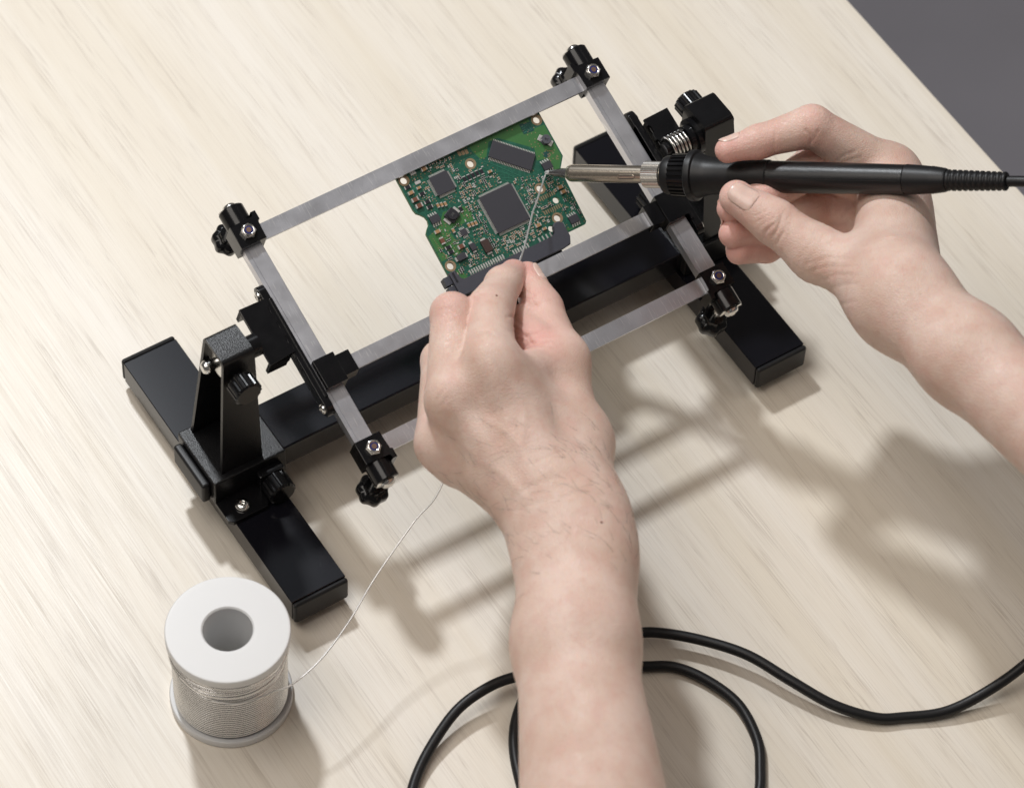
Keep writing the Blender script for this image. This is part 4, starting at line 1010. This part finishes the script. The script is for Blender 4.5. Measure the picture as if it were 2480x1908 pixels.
A = {k: np.array(v, float) for k, v in LP.items()}
axi = A['ip'] - A['im']; axt = A['tt'] - A['ti']
lcre = [('im', axi, s, 16, .8, d) for s, d in ((-3, .3), (2, .35), (7, .35))] + [('ip', axi, s, 9, .6, .25) for s in (-4, -1, 2)] + \
       [('ti', axt, s, 10, .6, .25) for s in (-3, -1, 1.5)] + [('mp', A['mp'] - A['mm'], s, 9, .6, .25) for s in (-5, -2, 1)] + \
       [(tuple((A['im'] + A['tm']) / 2 + (A['ip'] - A['im']) * .25), axi, s, 12, 1.1, .6) for s in (-6, -1.5, 3, 7.5)]
lfl = [('im', 9, .45), ('mm', 9, .45), ('rm', 9, .4), ('ip', 10, .4), ('mp', 12, .65), ('it', 12, .75), ('tt', 13, .85), ('ti', 16, .55), (tuple((A['tm'] + A['ti'] + A['im']) / 3), 17, .7)]
lh, A, LV, LQ, LN = hand('hand', 'left hand and forearm pinching the solder wire over the board', LP, lpalm, lfing, lcre, lfl, LLINES)
nail(lh, LV, LQ, A['tt'], A['tt'] - A['ti'], np.array(_r) * 1.0 - np.array(_f) * .45, 11, 12, 7.0)
# small mole on the index finger, hairs on wrist and forearm
bv = BVHTree.FromPolygons(LV.tolist(), LQ.tolist())
def drop(px_pt): 
    h = bv.ray_cast(Vector(px_pt) - _f * 120, _f, 260); return h
for c, rr in ((tuple(A['id_'] * .55 + A['ip'] * .45), .6), (tuple(A['w'] + np.array(_r) * 19 + np.array(_u) * -6), .62)):
    h = drop(c)
    if h[0]: MB().lathe(h[0] - h[1] * .25, h[1], [(0, rr), (.3, rr * .95), (.42, rr * .5)], 14).build('mole', 'mole', lh, 60)
rs = random.Random(5); hm = MB(); nh = 0
Wp = Vector(A['w']); Wd = (Vector(A['f1']) - Wp).normalized()
for _ in range(4000):
    i = rs.randrange(len(LV)); p = Vector(LV[i]); n = Vector(LN[i])
    if n.dot(_f) > -.15: continue
    s_ = (p - Wp).dot(Wd); lat = (p - Wp).dot(_r)
    if not (-34 < s_ < 75): continue
    if rs.random() > (0.75 if lat > -2 else .42) * math.exp(-((s_ - 2) / 34) ** 2): continue
    dr = (Wd * -.35 - _r * .75 + Vector((rs.uniform(-.5, .5), rs.uniform(-.5, .5), rs.uniform(-.5, .5)))); dr = (dr - n * dr.dot(n)).normalized()
    ln = rs.uniform(4.5, 11); cv = dr.cross(n) * rs.uniform(-.3, .3)
    hm.tube([p - n * .2, p + dr * ln * .35 + n * .5, p + dr * ln * .7 + cv * ln * .3 + n * .6, p + dr * ln + cv * ln * .8 + n * .45], .05, 3, False, lambda q: .052 * (1 - .7 * q))
    nh += 1
    if nh > 460: break
hm.build('arm_hair', 'hair', lh)['kind'] = 'stuff'

# --- right hand: pen grip on the iron
rpalm = [('w', 16, 'im', 11.5), ('w', 16, 'mm', 11.5), ('w', 15, 'rm', 11), ('w', 14, 'pm', 10),
         ('tc', 15.5, 'tm', 12.2), ('w', 17, 'tc', 16), ('tc', 14, 'im', 11.0),
         ('f0', 20.8, 'w', 20.0), ('f0', 20.8, 'f1', 20.8), ('f1', 20.8, 'f2', 22.0)]
rfing = [[('im', 11.8, 'ip', 9.8), ('ip', 9.6, 'id_', 7.8), ('id_', 7.8, 'it', 5.9)],
         [('mm', 11.8, 'mp', 9.8), ('mp', 9.6, 'md', 8.2), ('md', 8.0, 'mt', 6.3)],
         [('rm', 11.0, 'rp', 9.2), ('rp', 9.0, 'rd', 7.9), ('rd', 7.4, 'rt', 6.3)],
         [('pm', 10.0, 'pp', 8.0), ('pp', 7.8, 'pd', 7.0), ('pd', 7.0, 'pt', 6.0)],
         [('tm', 12.2, 'ti', 10.4), ('ti', 10.6, 'tt', 8.0)]]
B = {k: np.array(v, float) for k, v in RP.items()}
axt = B['tt'] - B['ti']
rcre = [('ti', axt, s, 9.5, .55, d) for s, d in ((-7, .4), (-4.2, .55), (-1.8, .5), (.8, .35), (3.2, .25))] + [('ip', B['id_'] - B['ip'], s, 9, .7, .3) for s in (-1, 3)] + \
       [('tm', axt, s, 16, .9, .22) for s in (-12, -8, -4, 0, 4)]
rfl = [('it', 14, .8), ('tt', 12, .65), ('mt', 14, .85), ('rt', 15, .85), ('pt', 15, .85), ('id_', 12, .55), ('ip', 12, .5), ('md', 16, .7), ('rd', 18, .75), ('pd', 18, .75), ('rp', 18, .6), ('ti', 10, .55), ('tm', 9, .2), ('im', 12, .4), ('mp', 16, .6), ('pp', 18, .6)]
rh, B, RV, RQ, RN = hand('hand', 'right hand holding the soldering iron like a pen', RP, rpalm, rfing, rcre, rfl, RLINES)
nail(rh, RV, RQ, B['tt'], B['tt'] - B['ti'], -np.array(_f) + np.array(_u) * .25 + np.array(_r) * .1, 12.5, 14, 8.2)
nail(rh, RV, RQ, B['it'], B['it'] - B['id_'], np.array(_u) * 1.0 - np.array(_f) * .15, 9, 10, 6.0)
nail(rh, RV, RQ, B['mt'], B['mt'] - B['md'], -np.array(_r) * .8 + np.array(_u) * .6 + np.array(_f) * .2, 10, 10, 7.0)
nail(rh, RV, RQ, B['rt'], B['rt'] - B['rd'], -np.array(_r) * .8 + np.array(_u) * .7 - np.array(_f) * .0, 10, 9, 6.7)
nail(rh, RV, RQ, B['pt'], B['pt'] - B['pd'], -np.array(_r) * .9 + np.array(_u) * .3 + np.array(_f) * .3, 8, 8, 6.0)
